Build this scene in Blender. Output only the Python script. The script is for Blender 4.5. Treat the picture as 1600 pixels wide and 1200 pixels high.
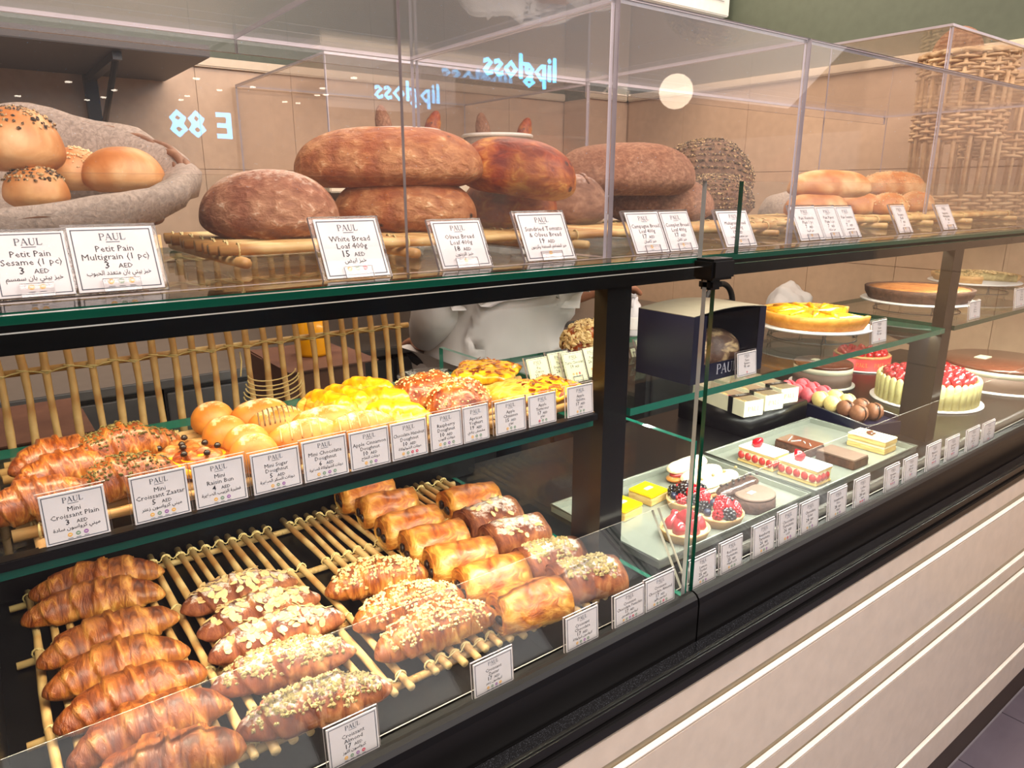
import bpy, bmesh, math, random
from math import sin, cos, pi, sqrt, radians
from mathutils import Vector, Matrix, noise

for o in list(bpy.data.objects):
    bpy.data.objects.remove(o)
SC = bpy.context.scene
COL = SC.collection
H = 1.35                                   # eye height of the photographer

# ------------------------------------------------------------------ camera
F_PX = 1109.0
PITCH = math.atan(302 / F_PX)
YAW = math.atan2(1521, math.hypot(F_PX, 302))
FW = Vector((cos(YAW) * cos(PITCH), sin(YAW) * cos(PITCH), -sin(PITCH)))
RT = Vector((sin(YAW), -cos(YAW), 0))
UP = RT.cross(FW)
cam_data = bpy.data.cameras.new('camera')
cam_data.sensor_width = 36
cam_data.lens = 36 * F_PX / 1600
cam_data.clip_start = 0.02
cam = bpy.data.objects.new('camera', cam_data)
COL.objects.link(cam)
cam.matrix_world = Matrix(((RT.x, UP.x, -FW.x, 0), (RT.y, UP.y, -FW.y, 0), (RT.z, UP.z, -FW.z, H), (0, 0, 0, 1)))
SC.camera = cam

# ------------------------------------------------------------------ world, light, exposure
SC.view_settings.view_transform = 'Standard'
SC.view_settings.look = 'None'
SC.view_settings.exposure = 0.0
SC.view_settings.gamma = 1.0
SC.view_settings.use_curve_mapping = False
SC.cycles.transparent_max_bounces = 40
SC.cycles.max_bounces = 7
SC.cycles.diffuse_bounces = 3
SC.cycles.glossy_bounces = 5
SC.cycles.sample_clamp_indirect = 4
SC.cycles.caustics_reflective = False
SC.cycles.caustics_refractive = False
world = bpy.data.worlds.new('mall_ambient')
SC.world = world
world.use_nodes = True
world.node_tree.nodes['Background'].inputs[0].default_value = (0.80, 0.68, 0.62, 1)
world.node_tree.nodes['Background'].inputs[1].default_value = 0.75


def area(name, loc, rot, sx, sy, power, col):
    l = bpy.data.lights.new(name, 'AREA')
    l.shape = 'RECTANGLE'
    l.size = sx
    l.size_y = sy
    l.energy = power
    l.color = col
    o = bpy.data.objects.new(name, l)
    o.location = (loc[0], loc[1], H + loc[2])
    o.rotation_euler = rot
    COL.objects.link(o)
    return o


# ceiling lamps over the customer side and over the staff side
area('ceiling_lamp', (0.9, -0.35, 1.25), (radians(35), 0, 0), 2.6, 0.5, 58, (1.0, 0.86, 0.78))
area('ceiling_lamp', (1.2, 1.55, 1.2), (0, 0, 0), 2.2, 0.5, 38, (1.0, 0.82, 0.66))
area('mall_fill', (2.2, -2.15, 1.72), (radians(42), 0, 0), 9.0, 2.8, 215, (1.0, 0.90, 0.85))  # unseen fill added on the mall side to brighten the cream panels
# led strips of the display case: under the worktop rail and under the middle glass shelf
area('case_light', (0.27, 0.640, -0.100), (radians(4), 0, 0), 0.62, 0.012, 2.1, (1.0, 0.80, 0.50))
area('case_light', (0.26, 0.625, -0.275), (radians(8), 0, 0), 0.60, 0.012, 4.3, (1.0, 0.86, 0.66))
area('case_light', (1.35, 0.640, -0.100), (radians(4), 0, 0), 1.30, 0.012, 5, (1.0, 0.90, 0.68))
area('case_light', (1.45, 0.625, -0.285), (radians(8), 0, 0), 1.50, 0.012, 10, (0.97, 0.98, 0.86))

# ------------------------------------------------------------------ pixel helpers: a line of sight met with a real plane
def ray(x, y):
    return FW * F_PX + RT * (x - 800) - UP * (y - 600)


def oz(x, y, z):
    r = ray(x, y); r = r * (z / r.z); return Vector((r.x, r.y, z + H))


def oy(x, y, Y):
    r = ray(x, y); r = r * (Y / r.y); return Vector((r.x, Y, r.z + H))


def ppm(p):
    return F_PX / ((p - Vector((0, 0, H))).dot(FW))


# ------------------------------------------------------------------ materials
def lin(c):
    return tuple(((v / 12.92) if v <= 0.04045 else ((v + 0.055) / 1.055) ** 2.4) for v in c)


MATS = {}


class NT:
    def __init__(s, name):
        s.m = bpy.data.materials.new(name)
        s.m.use_nodes = True
        s.t = s.m.node_tree
        s.t.nodes.clear()
        s.out = s.n('ShaderNodeOutputMaterial')

    def n(s, typ, **kw):
        nd = s.t.nodes.new(typ)
        for k, v in kw.items():
            if k[0] == 'i' and k[1:].isdigit():
                nd.inputs[int(k[1:])].default_value = v
            elif hasattr(nd, k):
                setattr(nd, k, v)
            else:
                nd.inputs[k.replace('_', ' ')].default_value = v
        return nd

    def l(s, a, b):
        s.t.links.new(a, b)

    def ramp(s, src, stops):
        r = s.n('ShaderNodeValToRGB')
        e = r.color_ramp.elements
        while len(e) < len(stops):
            e.new(0.5)
        for q, (p, c) in zip(e, stops):
            q.position = p
            q.color = (*c, 1)
        s.l(src, r.inputs[0])
        return r.outputs[0]


def plain(name, col, rough=0.5, metal=0.0, spec=0.5, emit=None, estr=0, alpha=None, coat=0):
    k = NT(name)
    p = k.n('ShaderNodeBsdfPrincipled')
    p.inputs['Base Color'].default_value = (*lin(col), 1)
    p.inputs['Roughness'].default_value = rough
    p.inputs['Metallic'].default_value = metal
    p.inputs['Specular IOR Level'].default_value = spec
    p.inputs['Coat Weight'].default_value = coat
    if emit:
        p.inputs['Emission Color'].default_value = (*lin(emit), 1)
        p.inputs['Emission Strength'].default_value = estr
        k.m.cycles.emission_sampling = 'NONE'
    # fine colour grain so that no surface is dead flat
    tc = k.n('ShaderNodeTexCoord')
    no = k.n('ShaderNodeTexNoise', Scale=35.0, Detail=3.0)
    k.l(tc.outputs['Object'], no.inputs['Vector'])
    c = lin(col)
    k.l(k.ramp(no.outputs[0], [(0.3, tuple(v * 0.94 for v in c)), (0.7, tuple(min(1, v * 1.05) for v in c))]), p.inputs['Base Color'])
    k.l(p.outputs[0], k.out.inputs[0])
    MATS[name] = k.m
    return k.m


def baked(name, stops, scale=(18, 60, 60), rough=0.42, bump=0.35, dist=0.003, detail=5, big=None, dust=None, dust_lo=0.45, spec=0.5, coat=0.0, freckle=None, warp=0.6, bscale=None, tone=0.0):
    """layered crust: stretched noise over a colour ramp, slow browning, optional sugar/flour lying on top"""
    k = NT(name)
    tc = k.n('ShaderNodeTexCoord')
    mp = k.n('ShaderNodeMapping')
    mp.inputs['Scale'].default_value = scale
    k.l(tc.outputs['Object'], mp.inputs[0])
    no = k.n('ShaderNodeTexNoise', Scale=1.0, Detail=float(detail), Roughness=0.6, Distortion=warp)
    k.l(mp.outputs[0], no.inputs['Vector'])
    st = [(p, lin(c)) for p, c in stops]
    fac = no.outputs[0]
    if tone:
        at = k.n('ShaderNodeAttribute', attribute_name='tone')
        ta = k.n('ShaderNodeMath', operation='MULTIPLY_ADD')
        k.l(at.outputs['Fac'], ta.inputs[0]); ta.inputs[1].default_value = -tone; ta.inputs[2].default_value = tone * 0.5
        tb = k.n('ShaderNodeMath', operation='ADD')
        k.l(ta.outputs[0], tb.inputs[0]); k.l(no.outputs[0], tb.inputs[1])
        fac = tb.outputs[0]
    col = k.ramp(fac, st)
    nb = k.n('ShaderNodeTexNoise', Scale=22.0, Detail=2.0)
    k.l(tc.outputs['Object'], nb.inputs['Vector'])
    if big:
        mx = k.n('ShaderNodeMix', data_type='RGBA', blend_type='MULTIPLY')
        mx.inputs[0].default_value = 1
        k.l(col, mx.inputs[6])
        k.l(k.ramp(nb.outputs[0], [(0.38, lin(big)), (0.62, (1, 1, 1))]), mx.inputs[7])
        col = mx.outputs[2]
    if freckle:
        vo = k.n('ShaderNodeTexVoronoi', Scale=freckle[1])
        k.l(tc.outputs['Object'], vo.inputs['Vector'])
        mx = k.n('ShaderNodeMix', data_type='RGBA')
        k.l(k.ramp(vo.outputs['Distance'], [(freckle[2], (1, 1, 1)), (freckle[2] + 0.06, (0, 0, 0))]), mx.inputs[0])
        k.l(col, mx.inputs[6])
        mx.inputs[7].default_value = (*lin(freckle[0]), 1)
        col = mx.outputs[2]
    p = k.n('ShaderNodeBsdfPrincipled')
    p.inputs['Roughness'].default_value = rough
    p.inputs['Specular IOR Level'].default_value = spec
    p.inputs['Coat Weight'].default_value = coat
    p.inputs['Coat Roughness'].default_value = 0.25
    if dust:
        ge = k.n('ShaderNodeNewGeometry')
        sx = k.n('ShaderNodeSeparateXYZ')
        k.l(ge.outputs['Normal'], sx.inputs[0])
        nd = k.n('ShaderNodeTexNoise', Scale=130.0, Detail=6.0, Roughness=0.75)
        k.l(tc.outputs['Object'], nd.inputs['Vector'])
        a = k.n('ShaderNodeMath', operation='MULTIPLY_ADD')
        k.l(sx.outputs[2], a.inputs[0]); a.inputs[1].default_value = 0.75
        k.l(nd.outputs[0], a.inputs[2])
        b = k.n('ShaderNodeMath', operation='MULTIPLY_ADD')
        k.l(nb.outputs[0], b.inputs[0]); b.inputs[1].default_value = 0.5
        k.l(a.outputs[0], b.inputs[2])
        mx = k.n('ShaderNodeMix', data_type='RGBA')
        k.l(k.ramp(b.outputs[0], [(min(.98, dust_lo), (0, 0, 0)), (min(1, dust_lo + 0.35), (1, 1, 1))]), mx.inputs[0])
        # ramp input is clamped at 1: scale the sum down
        sc = k.n('ShaderNodeMath', operation='MULTIPLY')
        k.l(b.outputs[0], sc.inputs[0]); sc.inputs[1].default_value = 0.62
        k.l(sc.outputs[0], mx.inputs[0].links[0].from_node.inputs[0])
        k.l(col, mx.inputs[6])
        mx.inputs[7].default_value = (*lin(dust), 1)
        col = mx.outputs[2]
    k.l(col, p.inputs['Base Color'])
    bp = k.n('ShaderNodeBump')
    bp.inputs['Strength'].default_value = bump
    bp.inputs['Distance'].default_value = dist
    if bscale:
        n2 = k.n('ShaderNodeTexNoise', Scale=float(bscale), Detail=4.0)
        k.l(tc.outputs['Object'], n2.inputs['Vector'])
        k.l(n2.outputs[0], bp.inputs['Height'])
    else:
        k.l(no.outputs[0], bp.inputs['Height'])
    k.l(bp.outputs[0], p.inputs['Normal'])
    k.l(p.outputs[0], k.out.inputs[0])
    MATS[name] = k.m
    return k.m


def glass(name, tint=(1, 1, 1), ior=1.5, gain=1.0, haze=0.0):
    k = NT(name)
    ge = k.n('ShaderNodeNewGeometry')
    mr = k.n('ShaderNodeMapRange')
    mr.inputs[3].default_value = ior
    mr.inputs[4].default_value = 1 / ior
    k.l(ge.outputs['Backfacing'], mr.inputs[0])
    fr = k.n('ShaderNodeFresnel')
    k.l(mr.outputs[0], fr.inputs[0])
    mu = k.n('ShaderNodeMath', operation='MULTIPLY', use_clamp=True)
    k.l(fr.outputs[0], mu.inputs[0]); mu.inputs[1].default_value = gain
    tr = k.n('ShaderNodeBsdfTransparent'); tr.inputs[0].default_value = (*tint, 1)
    gl = k.n('ShaderNodeBsdfGlossy'); gl.inputs['Roughness'].default_value = 0.0
    base = tr.outputs[0]
    if haze:
        df = k.n('ShaderNodeBsdfDiffuse'); df.inputs[0].default_value = (0.8, 0.76, 0.76, 1)
        m0 = k.n('ShaderNodeMixShader'); m0.inputs[0].default_value = haze
        k.l(tr.outputs[0], m0.inputs[1]); k.l(df.outputs[0], m0.inputs[2])
        base = m0.outputs[0]
    mx = k.n('ShaderNodeMixShader')
    k.l(mu.outputs[0], mx.inputs[0]); k.l(base, mx.inputs[1]); k.l(gl.outputs[0], mx.inputs[2])
    k.l(mx.outputs[0], k.out.inputs[0])
    MATS[name] = k.m
    return k.m


GLASS = glass('pane_glass', (0.985, 0.995, 0.99), gain=0.62)
SHELF = glass('shelf_glass', (0.93, 0.97, 0.95), gain=0.75)
ACRYL = glass('clear_acrylic', (0.985, 0.98, 0.98), gain=0.62, haze=0.012)
EDGE = plain('green_glass_edge', (0.10, 0.40, 0.33), 0.12, spec=0.8)
EDGE_D = plain('dark_glass_edge', (0.04, 0.25, 0.19), 0.15, spec=0.8)
EDGE_A = plain('acrylic_edge', (0.70, 0.66, 0.68), 0.2, spec=0.8)
EDGE_P = plain('pane_edge', (0.62, 0.63, 0.62), 0.15, spec=0.8)
BLACK = plain('black_metal', (0.05, 0.045, 0.047), 0.32, spec=0.35)
BRONZE = plain('dark_bronze_metal', (0.10, 0.08, 0.055), 0.28, metal=0.4)
DECK = plain('black_deck', (0.045, 0.043, 0.045), 0.30, spec=0.25)
CREAM = plain('cream_lacquer', (0.80, 0.74, 0.68), 0.28, coat=0.3)
GROOVE = plain('gold_groove', (0.55, 0.49, 0.38), 0.4)
LIP = plain('bright_lip', (0.97, 0.94, 0.90), 0.25)
KICK = plain('brown_kick', (0.22, 0.17, 0.14), 0.5)
WALLT = plain('beige_wall_tile', (0.78, 0.66, 0.55), 0.35)
GROUT = plain('beige_grout', (0.70, 0.59, 0.49), 0.8)
GREEN = plain('olive_green_paint', (0.33, 0.36, 0.30), 0.6)
WTRIM = plain('cream_trim', (0.86, 0.79, 0.69), 0.4)
CEIL = plain('dark_ceiling', (0.14, 0.13, 0.13), 0.8)
MALLC = plain('mall_ceiling', (0.50, 0.45, 0.43), 0.8)
STEEL = plain('brushed_steel', (0.55, 0.54, 0.53), 0.35, metal=0.85)
STEELD = plain('steel_dark', (0.30, 0.29, 0.29), 0.4, metal=0.5)
TRAY = plain('silver_tray', (0.60, 0.62, 0.58), 0.22, metal=0.35)
WHITE = plain('white_card', (0.86, 0.83, 0.83), 0.45)
PAPER = plain('paper_white', (0.93, 0.92, 0.90), 0.6)
INK = plain('dark_ink', (0.12, 0.12, 0.15), 0.6)
INKB = plain('border_ink', (0.30, 0.32, 0.36), 0.6)
YEL = plain('icon_amber', (0.93, 0.70, 0.33), 0.6)
GRN = plain('icon_green', (0.50, 0.60, 0.50), 0.6)
PUR = plain('icon_purple', (0.63, 0.42, 0.66), 0.6)
RED = plain('icon_red', (0.82, 0.25, 0.35), 0.6)
CHOC = plain('dark_chocolate', (0.13, 0.075, 0.06), 0.3)
CHOCM = plain('milk_chocolate_glaze', (0.40, 0.22, 0.15), 0.22, coat=0.4)
CHOCG = plain('chocolate_eclair_glaze', (0.24, 0.15, 0.12), 0.2, coat=0.6)
CREAMF = plain('vanilla_cream', (0.95, 0.90, 0.72), 0.5)
MOUSSE = plain('pale_mousse', (0.86, 0.84, 0.74), 0.6)
MOUSSED = plain('brown_mousse', (0.45, 0.36, 0.31), 0.6)
ICING = plain('white_icing', (0.97, 0.96, 0.95), 0.4)
LEMON = plain('lemon_glaze', (1.0, 0.84, 0.06), 0.12, coat=0.8)
REDB = plain('red_berry', (0.75, 0.06, 0.12), 0.15, coat=0.8)
PINKB = plain('strawberry_glazed', (0.70, 0.17, 0.20), 0.12, coat=0.9)
BLACKB = plain('blackberry', (0.06, 0.04, 0.07), 0.18, coat=0.8)
BLUEB = plain('blueberry', (0.13, 0.15, 0.25), 0.4)
FRUIT = plain('strawberry_filling', (0.72, 0.22, 0.20), 0.35)
TIN = plain('red_cake_band', (0.86, 0.27, 0.27), 0.35)
GOLD = plain('gold_print', (0.95, 0.68, 0.40), 0.4)
NAVY = plain('navy_card', (0.06, 0.07, 0.17), 0.35)
BOXW = plain('cream_box', (0.93, 0.91, 0.80), 0.5)
RIBB = plain('black_ribbon', (0.05, 0.05, 0.06), 0.35)
PINKM = baked('pink_macaron', [(0.3, (0.90, 0.36, 0.42)), (0.7, (0.97, 0.48, 0.52))], (60, 60, 60), 0.5, 0.3, 0.001)
YELM = baked('yellow_macaron', [(0.3, (0.90, 0.78, 0.46)), (0.7, (0.98, 0.89, 0.62))], (60, 60, 60), 0.5, 0.3, 0.001)
BRNM = baked('brown_macaron', [(0.3, (0.42, 0.26, 0.18)), (0.7, (0.56, 0.37, 0.26))], (60, 60, 60), 0.5, 0.3, 0.001)
FINGER = baked('ladyfinger', [(0.3, (0.90, 0.85, 0.52)), (0.7, (0.97, 0.95, 0.70))], (60, 60, 60), 0.6, 0.3, 0.001)
COAT = baked('white_cotton', [(0.3, (0.76, 0.74, 0.74)), (0.7, (0.84, 0.83, 0.82))], (5, 5, 3), 0.85, 0.5, 0.02, detail=2, warp=0.2)
SKIN = plain('skin', (0.62, 0.42, 0.32), 0.45)
HAIR = plain('black_hair', (0.06, 0.05, 0.05), 0.5)
TROUS = plain('dark_trousers', (0.10, 0.10, 0.11), 0.8)
PLAST = plain('white_plastic', (0.88, 0.87, 0.88), 0.3)
REDP = plain('red_print', (0.80, 0.22, 0.18), 0.4)
RUBB = plain('black_rubber', (0.07, 0.07, 0.075), 0.5)
CARTON = baked('brown_carton', [(0.3, (0.36, 0.22, 0.17)), (0.7, (0.44, 0.29, 0.22))], (20, 20, 20), 0.6, 0.1, 0.001)
AMBER = plain('amber_jar', (0.90, 0.62, 0.05), 0.2, coat=0.6)
CYANS = plain('cyan_sign', (0.3, 0.8, 1.0), 0.5, emit=(0.30, 0.76, 1.0), estr=34)
WHITES = plain('warm_globe', (1, 0.9, 0.8), 0.5, emit=(1.0, 0.90, 0.78), estr=14)
SPOTM = plain('spot_lens', (1, 0.95, 0.85), 0.5, emit=(1.0, 0.94, 0.86), estr=22)
BOARD = plain('menu_board', (0.88, 0.86, 0.82), 0.4, emit=(0.92, 0.90, 0.86), estr=0.25)

CRST = [(0.22, (0.34, 0.16, 0.07)), (0.36, (0.52, 0.28, 0.12)), (0.50, (0.68, 0.42, 0.18)), (0.62, (0.80, 0.58, 0.28)), (0.80, (0.92, 0.76, 0.48))]
CROIS = baked('croissant_crust', CRST, (120, 34, 34), 0.38, 1.0, 0.004, 9, big=(0.84, 0.70, 0.58), coat=0.15, warp=1.1, tone=0.24)
CROISD = baked('croissant_crust_dark', [(p, (c[0] * .90, c[1] * .84, c[2] * .8)) for p, c in CRST], (120, 34, 34), 0.38, 1.0, 0.004, 9, big=(0.80, 0.66, 0.54), coat=0.15, warp=1.1, tone=0.24)
SUGAR = baked('sugared_crust', [(p, (c[0] * 0.84, c[1] * 0.78, c[2] * 0.95)) for p, c in CRST], (90, 40, 40), 0.7, 0.8, 0.003, 6, big=(0.78, 0.65, 0.6), dust=(0.86, 0.82, 0.79), dust_lo=0.84, tone=0.2)
CHOCR = baked('pain_crust', [(p - .06, (min(1, c[0] * 1.08), min(1, c[1] * 1.08), c[2])) for p, c in CRST], (50, 30, 90), 0.34, 0.8, 0.003, 8, big=(0.88, 0.72, 0.58), coat=0.3, warp=1.0, tone=0.26)
MINI = baked('mini_crust', [(p, (min(1, c[0] * 1.02), c[1], c[2])) for p, c in CRST], (200, 60, 60), 0.3, 0.9, 0.003, 7, big=(0.82, 0.64, 0.5), coat=0.5, warp=1.6, tone=0.25)
DOUGH = baked('doughnut_dough', [(0.3, (0.74, 0.44, 0.15)), (0.7, (0.86, 0.60, 0.27))], (40, 40, 40), 0.5, 0.2, 0.001, big=(0.92, 0.85, 0.75), dust=(0.93, 0.86, 0.72), dust_lo=0.86)
CARAM = baked('caramel_crust', [(0.3, (0.50, 0.22, 0.07)), (0.5, (0.74, 0.42, 0.16)), (0.72, (0.93, 0.76, 0.48))], (110, 110, 110), 0.25, 0.8, 0.003, 6, big=(0.7, 0.5, 0.4), coat=0.5)
PUFF = baked('puff_yellow', [(0.3, (0.72, 0.38, 0.10)), (0.48, (0.90, 0.66, 0.22)), (0.7, (0.97, 0.84, 0.48))], (50, 130, 130), 0.35, 0.5, 0.003, 6, coat=0.3)
CUST = baked('custard', [(0.35, (0.88, 0.50, 0.04)), (0.6, (0.98, 0.74, 0.10))], (60, 60, 60), 0.22, 0.5, 0.003, coat=0.5)
LOAFW = baked('white_loaf_crust', [(0.30, (0.60, 0.40, 0.29)), (0.50, (0.70, 0.49, 0.36)), (0.60, (0.79, 0.59, 0.45)), (0.68, (0.94, 0.84, 0.73))], (70, 110, 110), 0.6, 1.0, 0.005, 12, big=(0.82, 0.70, 0.66), warp=0.3, dust=(0.88, 0.78, 0.70), dust_lo=0.80, tone=.03)
LOAFO = baked('olive_loaf_crust', [(0.30, (0.60, 0.36, 0.20)), (0.50, (0.72, 0.48, 0.30)), (0.62, (0.80, 0.58, 0.38)), (0.70, (0.94, 0.82, 0.66))], (60, 100, 100), 0.5, 1.0, 0.005, 12, big=(0.86, 0.68, 0.50), freckle=((0.10, 0.06, 0.05), 26, 0.06), warp=0.3, dust=(0.86, 0.68, 0.56), dust_lo=0.90)
LOAFT = baked('tomato_loaf_crust', [(0.34, (0.56, 0.24, 0.09)), (0.5, (0.76, 0.44, 0.18)), (0.62, (0.88, 0.64, 0.30))], (40, 60, 60), 0.5, 0.8, 0.004, 9, big=(0.80, 0.52, 0.38), freckle=((0.26, 0.07, 0.04), 30, 0.08), coat=0.05, warp=.4, tone=.10)
LOAFC = baked('campagne_crust', [(0.3, (0.40, 0.26, 0.20)), (0.5, (0.56, 0.40, 0.31)), (0.7, (0.72, 0.56, 0.45))], (40, 60, 60), 0.8, 0.6, 0.003, 9, dust=(0.80, 0.72, 0.68), dust_lo=0.80, warp=.4)
LOAFB = baked('wholemeal_crust', [(0.30, (0.50, 0.35, 0.26)), (0.5, (0.60, 0.43, 0.33)), (0.70, (0.72, 0.55, 0.43))], (150, 190, 190), 0.85, 0.8, 0.003, 10, big=(0.92, 0.86, 0.82), warp=0.3)
LOAFS = baked('seed_loaf_crust', [(0.25, (0.26, 0.18, 0.13)), (0.5, (0.44, 0.32, 0.23)), (0.75, (0.60, 0.46, 0.33))], (110, 110, 110), 0.8, 0.9, 0.004, 5, warp=0.3)
ROLL = baked('roll_crust', [(0.25, (0.72, 0.48, 0.27)), (0.5, (0.84, 0.63, 0.41)), (0.75, (0.93, 0.78, 0.58))], (20, 30, 30), 0.5, 0.3, 0.003, big=(0.90, 0.76, 0.60))
SEED = baked('sesame_seed', [(0.3, (0.82, 0.66, 0.44)), (0.7, (0.95, 0.86, 0.68))], (60, 60, 60), 0.6, 0.1, 0.001)
SEEDD = baked('dark_seed', [(0.38, (0.14, 0.11, 0.09)), (0.5, (0.42, 0.33, 0.22)), (0.6, (0.80, 0.68, 0.48))], (160, 160, 160), 0.6, 0.1, 0.001)
ALM = baked('almond_flake', [(0.3, (0.74, 0.58, 0.36)), (0.7, (0.88, 0.78, 0.58))], (60, 60, 60), 0.5, 0.1, 0.001)
CRUMB = baked('nut_crumb', [(0.3, (0.44, 0.38, 0.22)), (0.7, (0.74, 0.66, 0.46))], (60, 60, 60), 0.7, 0.1, 0.001)
HERB = baked('zaatar_herb', [(0.3, (0.20, 0.18, 0.07)), (0.7, (0.48, 0.42, 0.20))], (60, 60, 60), 0.7, 0.1, 0.001)
RATT = baked('peeled_rattan', [(0.3, (0.76, 0.60, 0.38)), (0.6, (0.88, 0.76, 0.52)), (0.8, (0.93, 0.84, 0.63))], (14, 14, 60), 0.5, 0.2, 0.001, big=(0.86, 0.76, 0.66))
CANE = baked('cane_binding', [(0.3, (0.78, 0.68, 0.44)), (0.7, (0.90, 0.82, 0.58))], (60, 60, 60), 0.5, 0.1, 0.001)
WICK = baked('wicker', [(0.3, (0.74, 0.60, 0.44)), (0.7, (0.92, 0.80, 0.62))], (30, 30, 30), 0.6, 0.2, 0.001, big=(0.88, 0.82, 0.76))
WICKD = baked('wicker_brown', [(0.3, (0.38, 0.24, 0.16)), (0.7, (0.60, 0.42, 0.30))], (30, 30, 30), 0.6, 0.2, 0.001)
LINEN = baked('grey_linen', [(0.3, (0.54, 0.48, 0.43)), (0.7, (0.70, 0.63, 0.57))], (260, 260, 260), 0.95, 0.5, 0.002, detail=3)
SHORT = baked('shortcrust', [(0.3, (0.74, 0.56, 0.36)), (0.7, (0.86, 0.70, 0.48))], (60, 60, 60), 0.6, 0.3, 0.002)
SPONGE = baked('sponge_layers', [(0.3, (0.80, 0.62, 0.34)), (0.7, (0.93, 0.83, 0.55))], (30, 30, 160), 0.7, 0.3, 0.002)
BROWNIE = baked('brownie_crumb', [(0.3, (0.20, 0.12, 0.09)), (0.7, (0.38, 0.25, 0.19))], (90, 90, 90), 0.7, 0.6, 0.003)
FLAN = baked('flan_top', [(0.36, (0.60, 0.30, 0.07)), (0.46, (0.92, 0.68, 0.10)), (0.7, (0.99, 0.82, 0.20))], (30, 30, 30), 0.25, 0.3, 0.002, coat=0.5, warp=1.4)
APTART = baked('apple_tart_top', [(0.3, (0.56, 0.32, 0.16)), (0.6, (0.74, 0.48, 0.26)), (0.8, (0.82, 0.60, 0.36))], (60, 60, 60), 0.5, 0.6, 0.003)
GRAN = baked('black_granite', [(0.56, (0.045, 0.045, 0.055)), (0.64, (0.20, 0.21, 0.23))], (900, 900, 900), 0.22, 0.0, 0.001, detail=2, warp=0)
FTILE = baked('grey_floor_tile', [(0.3, (0.36, 0.33, 0.37)), (0.7, (0.42, 0.39, 0.43))], (5, 5, 5), 0.35, 0.02, 0.001)

# ------------------------------------------------------------------ object helpers
def obj(name, me, mats=None, parent=None, label=None, kind=None, smooth=True, loc=None, rot=None):
    if mats is not None and not me.materials:
        for m in (mats if isinstance(mats, (list, tuple)) else [mats]):
            me.materials.append(m)
    if smooth is not None:
        me.polygons.foreach_set('use_smooth', [smooth] * len(me.polygons))
    o = bpy.data.objects.new(name, me)
    COL.objects.link(o)
    if parent: o.parent = parent
    if label: o['label'] = label
    if kind: o['kind'] = kind
    if loc is not None: o.location = loc
    if rot is not None: o.rotation_euler = rot
    return o


def tag(o, label, cat, group=None):
    o['label'] = label
    o['category'] = cat
    if group: o['group'] = group
    return o


def thing(name, label, cat, loc=(0, 0, 0), rz=0, group=None, rx=0, ry=0):
    o = bpy.data.objects.new(name, None)
    o.empty_display_size = 0.02
    COL.objects.link(o)
    o.location = loc
    o.rotation_euler = (rx, ry, rz)
    return tag(o, label, cat, group)


def dup(root, label, loc, rz=0, rx=0, ry=0, scale=None):
    r = root.copy(); COL.objects.link(r)
    r.location = loc; r.rotation_euler = (rx, ry, rz); r['label'] = label
    if scale: r.scale = scale
    for ch in root.children:
        c = ch.copy(); COL.objects.link(c); c.parent = r
        for g in ch.children:
            d = g.copy(); COL.objects.link(d); d.parent = c
    return r


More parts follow.
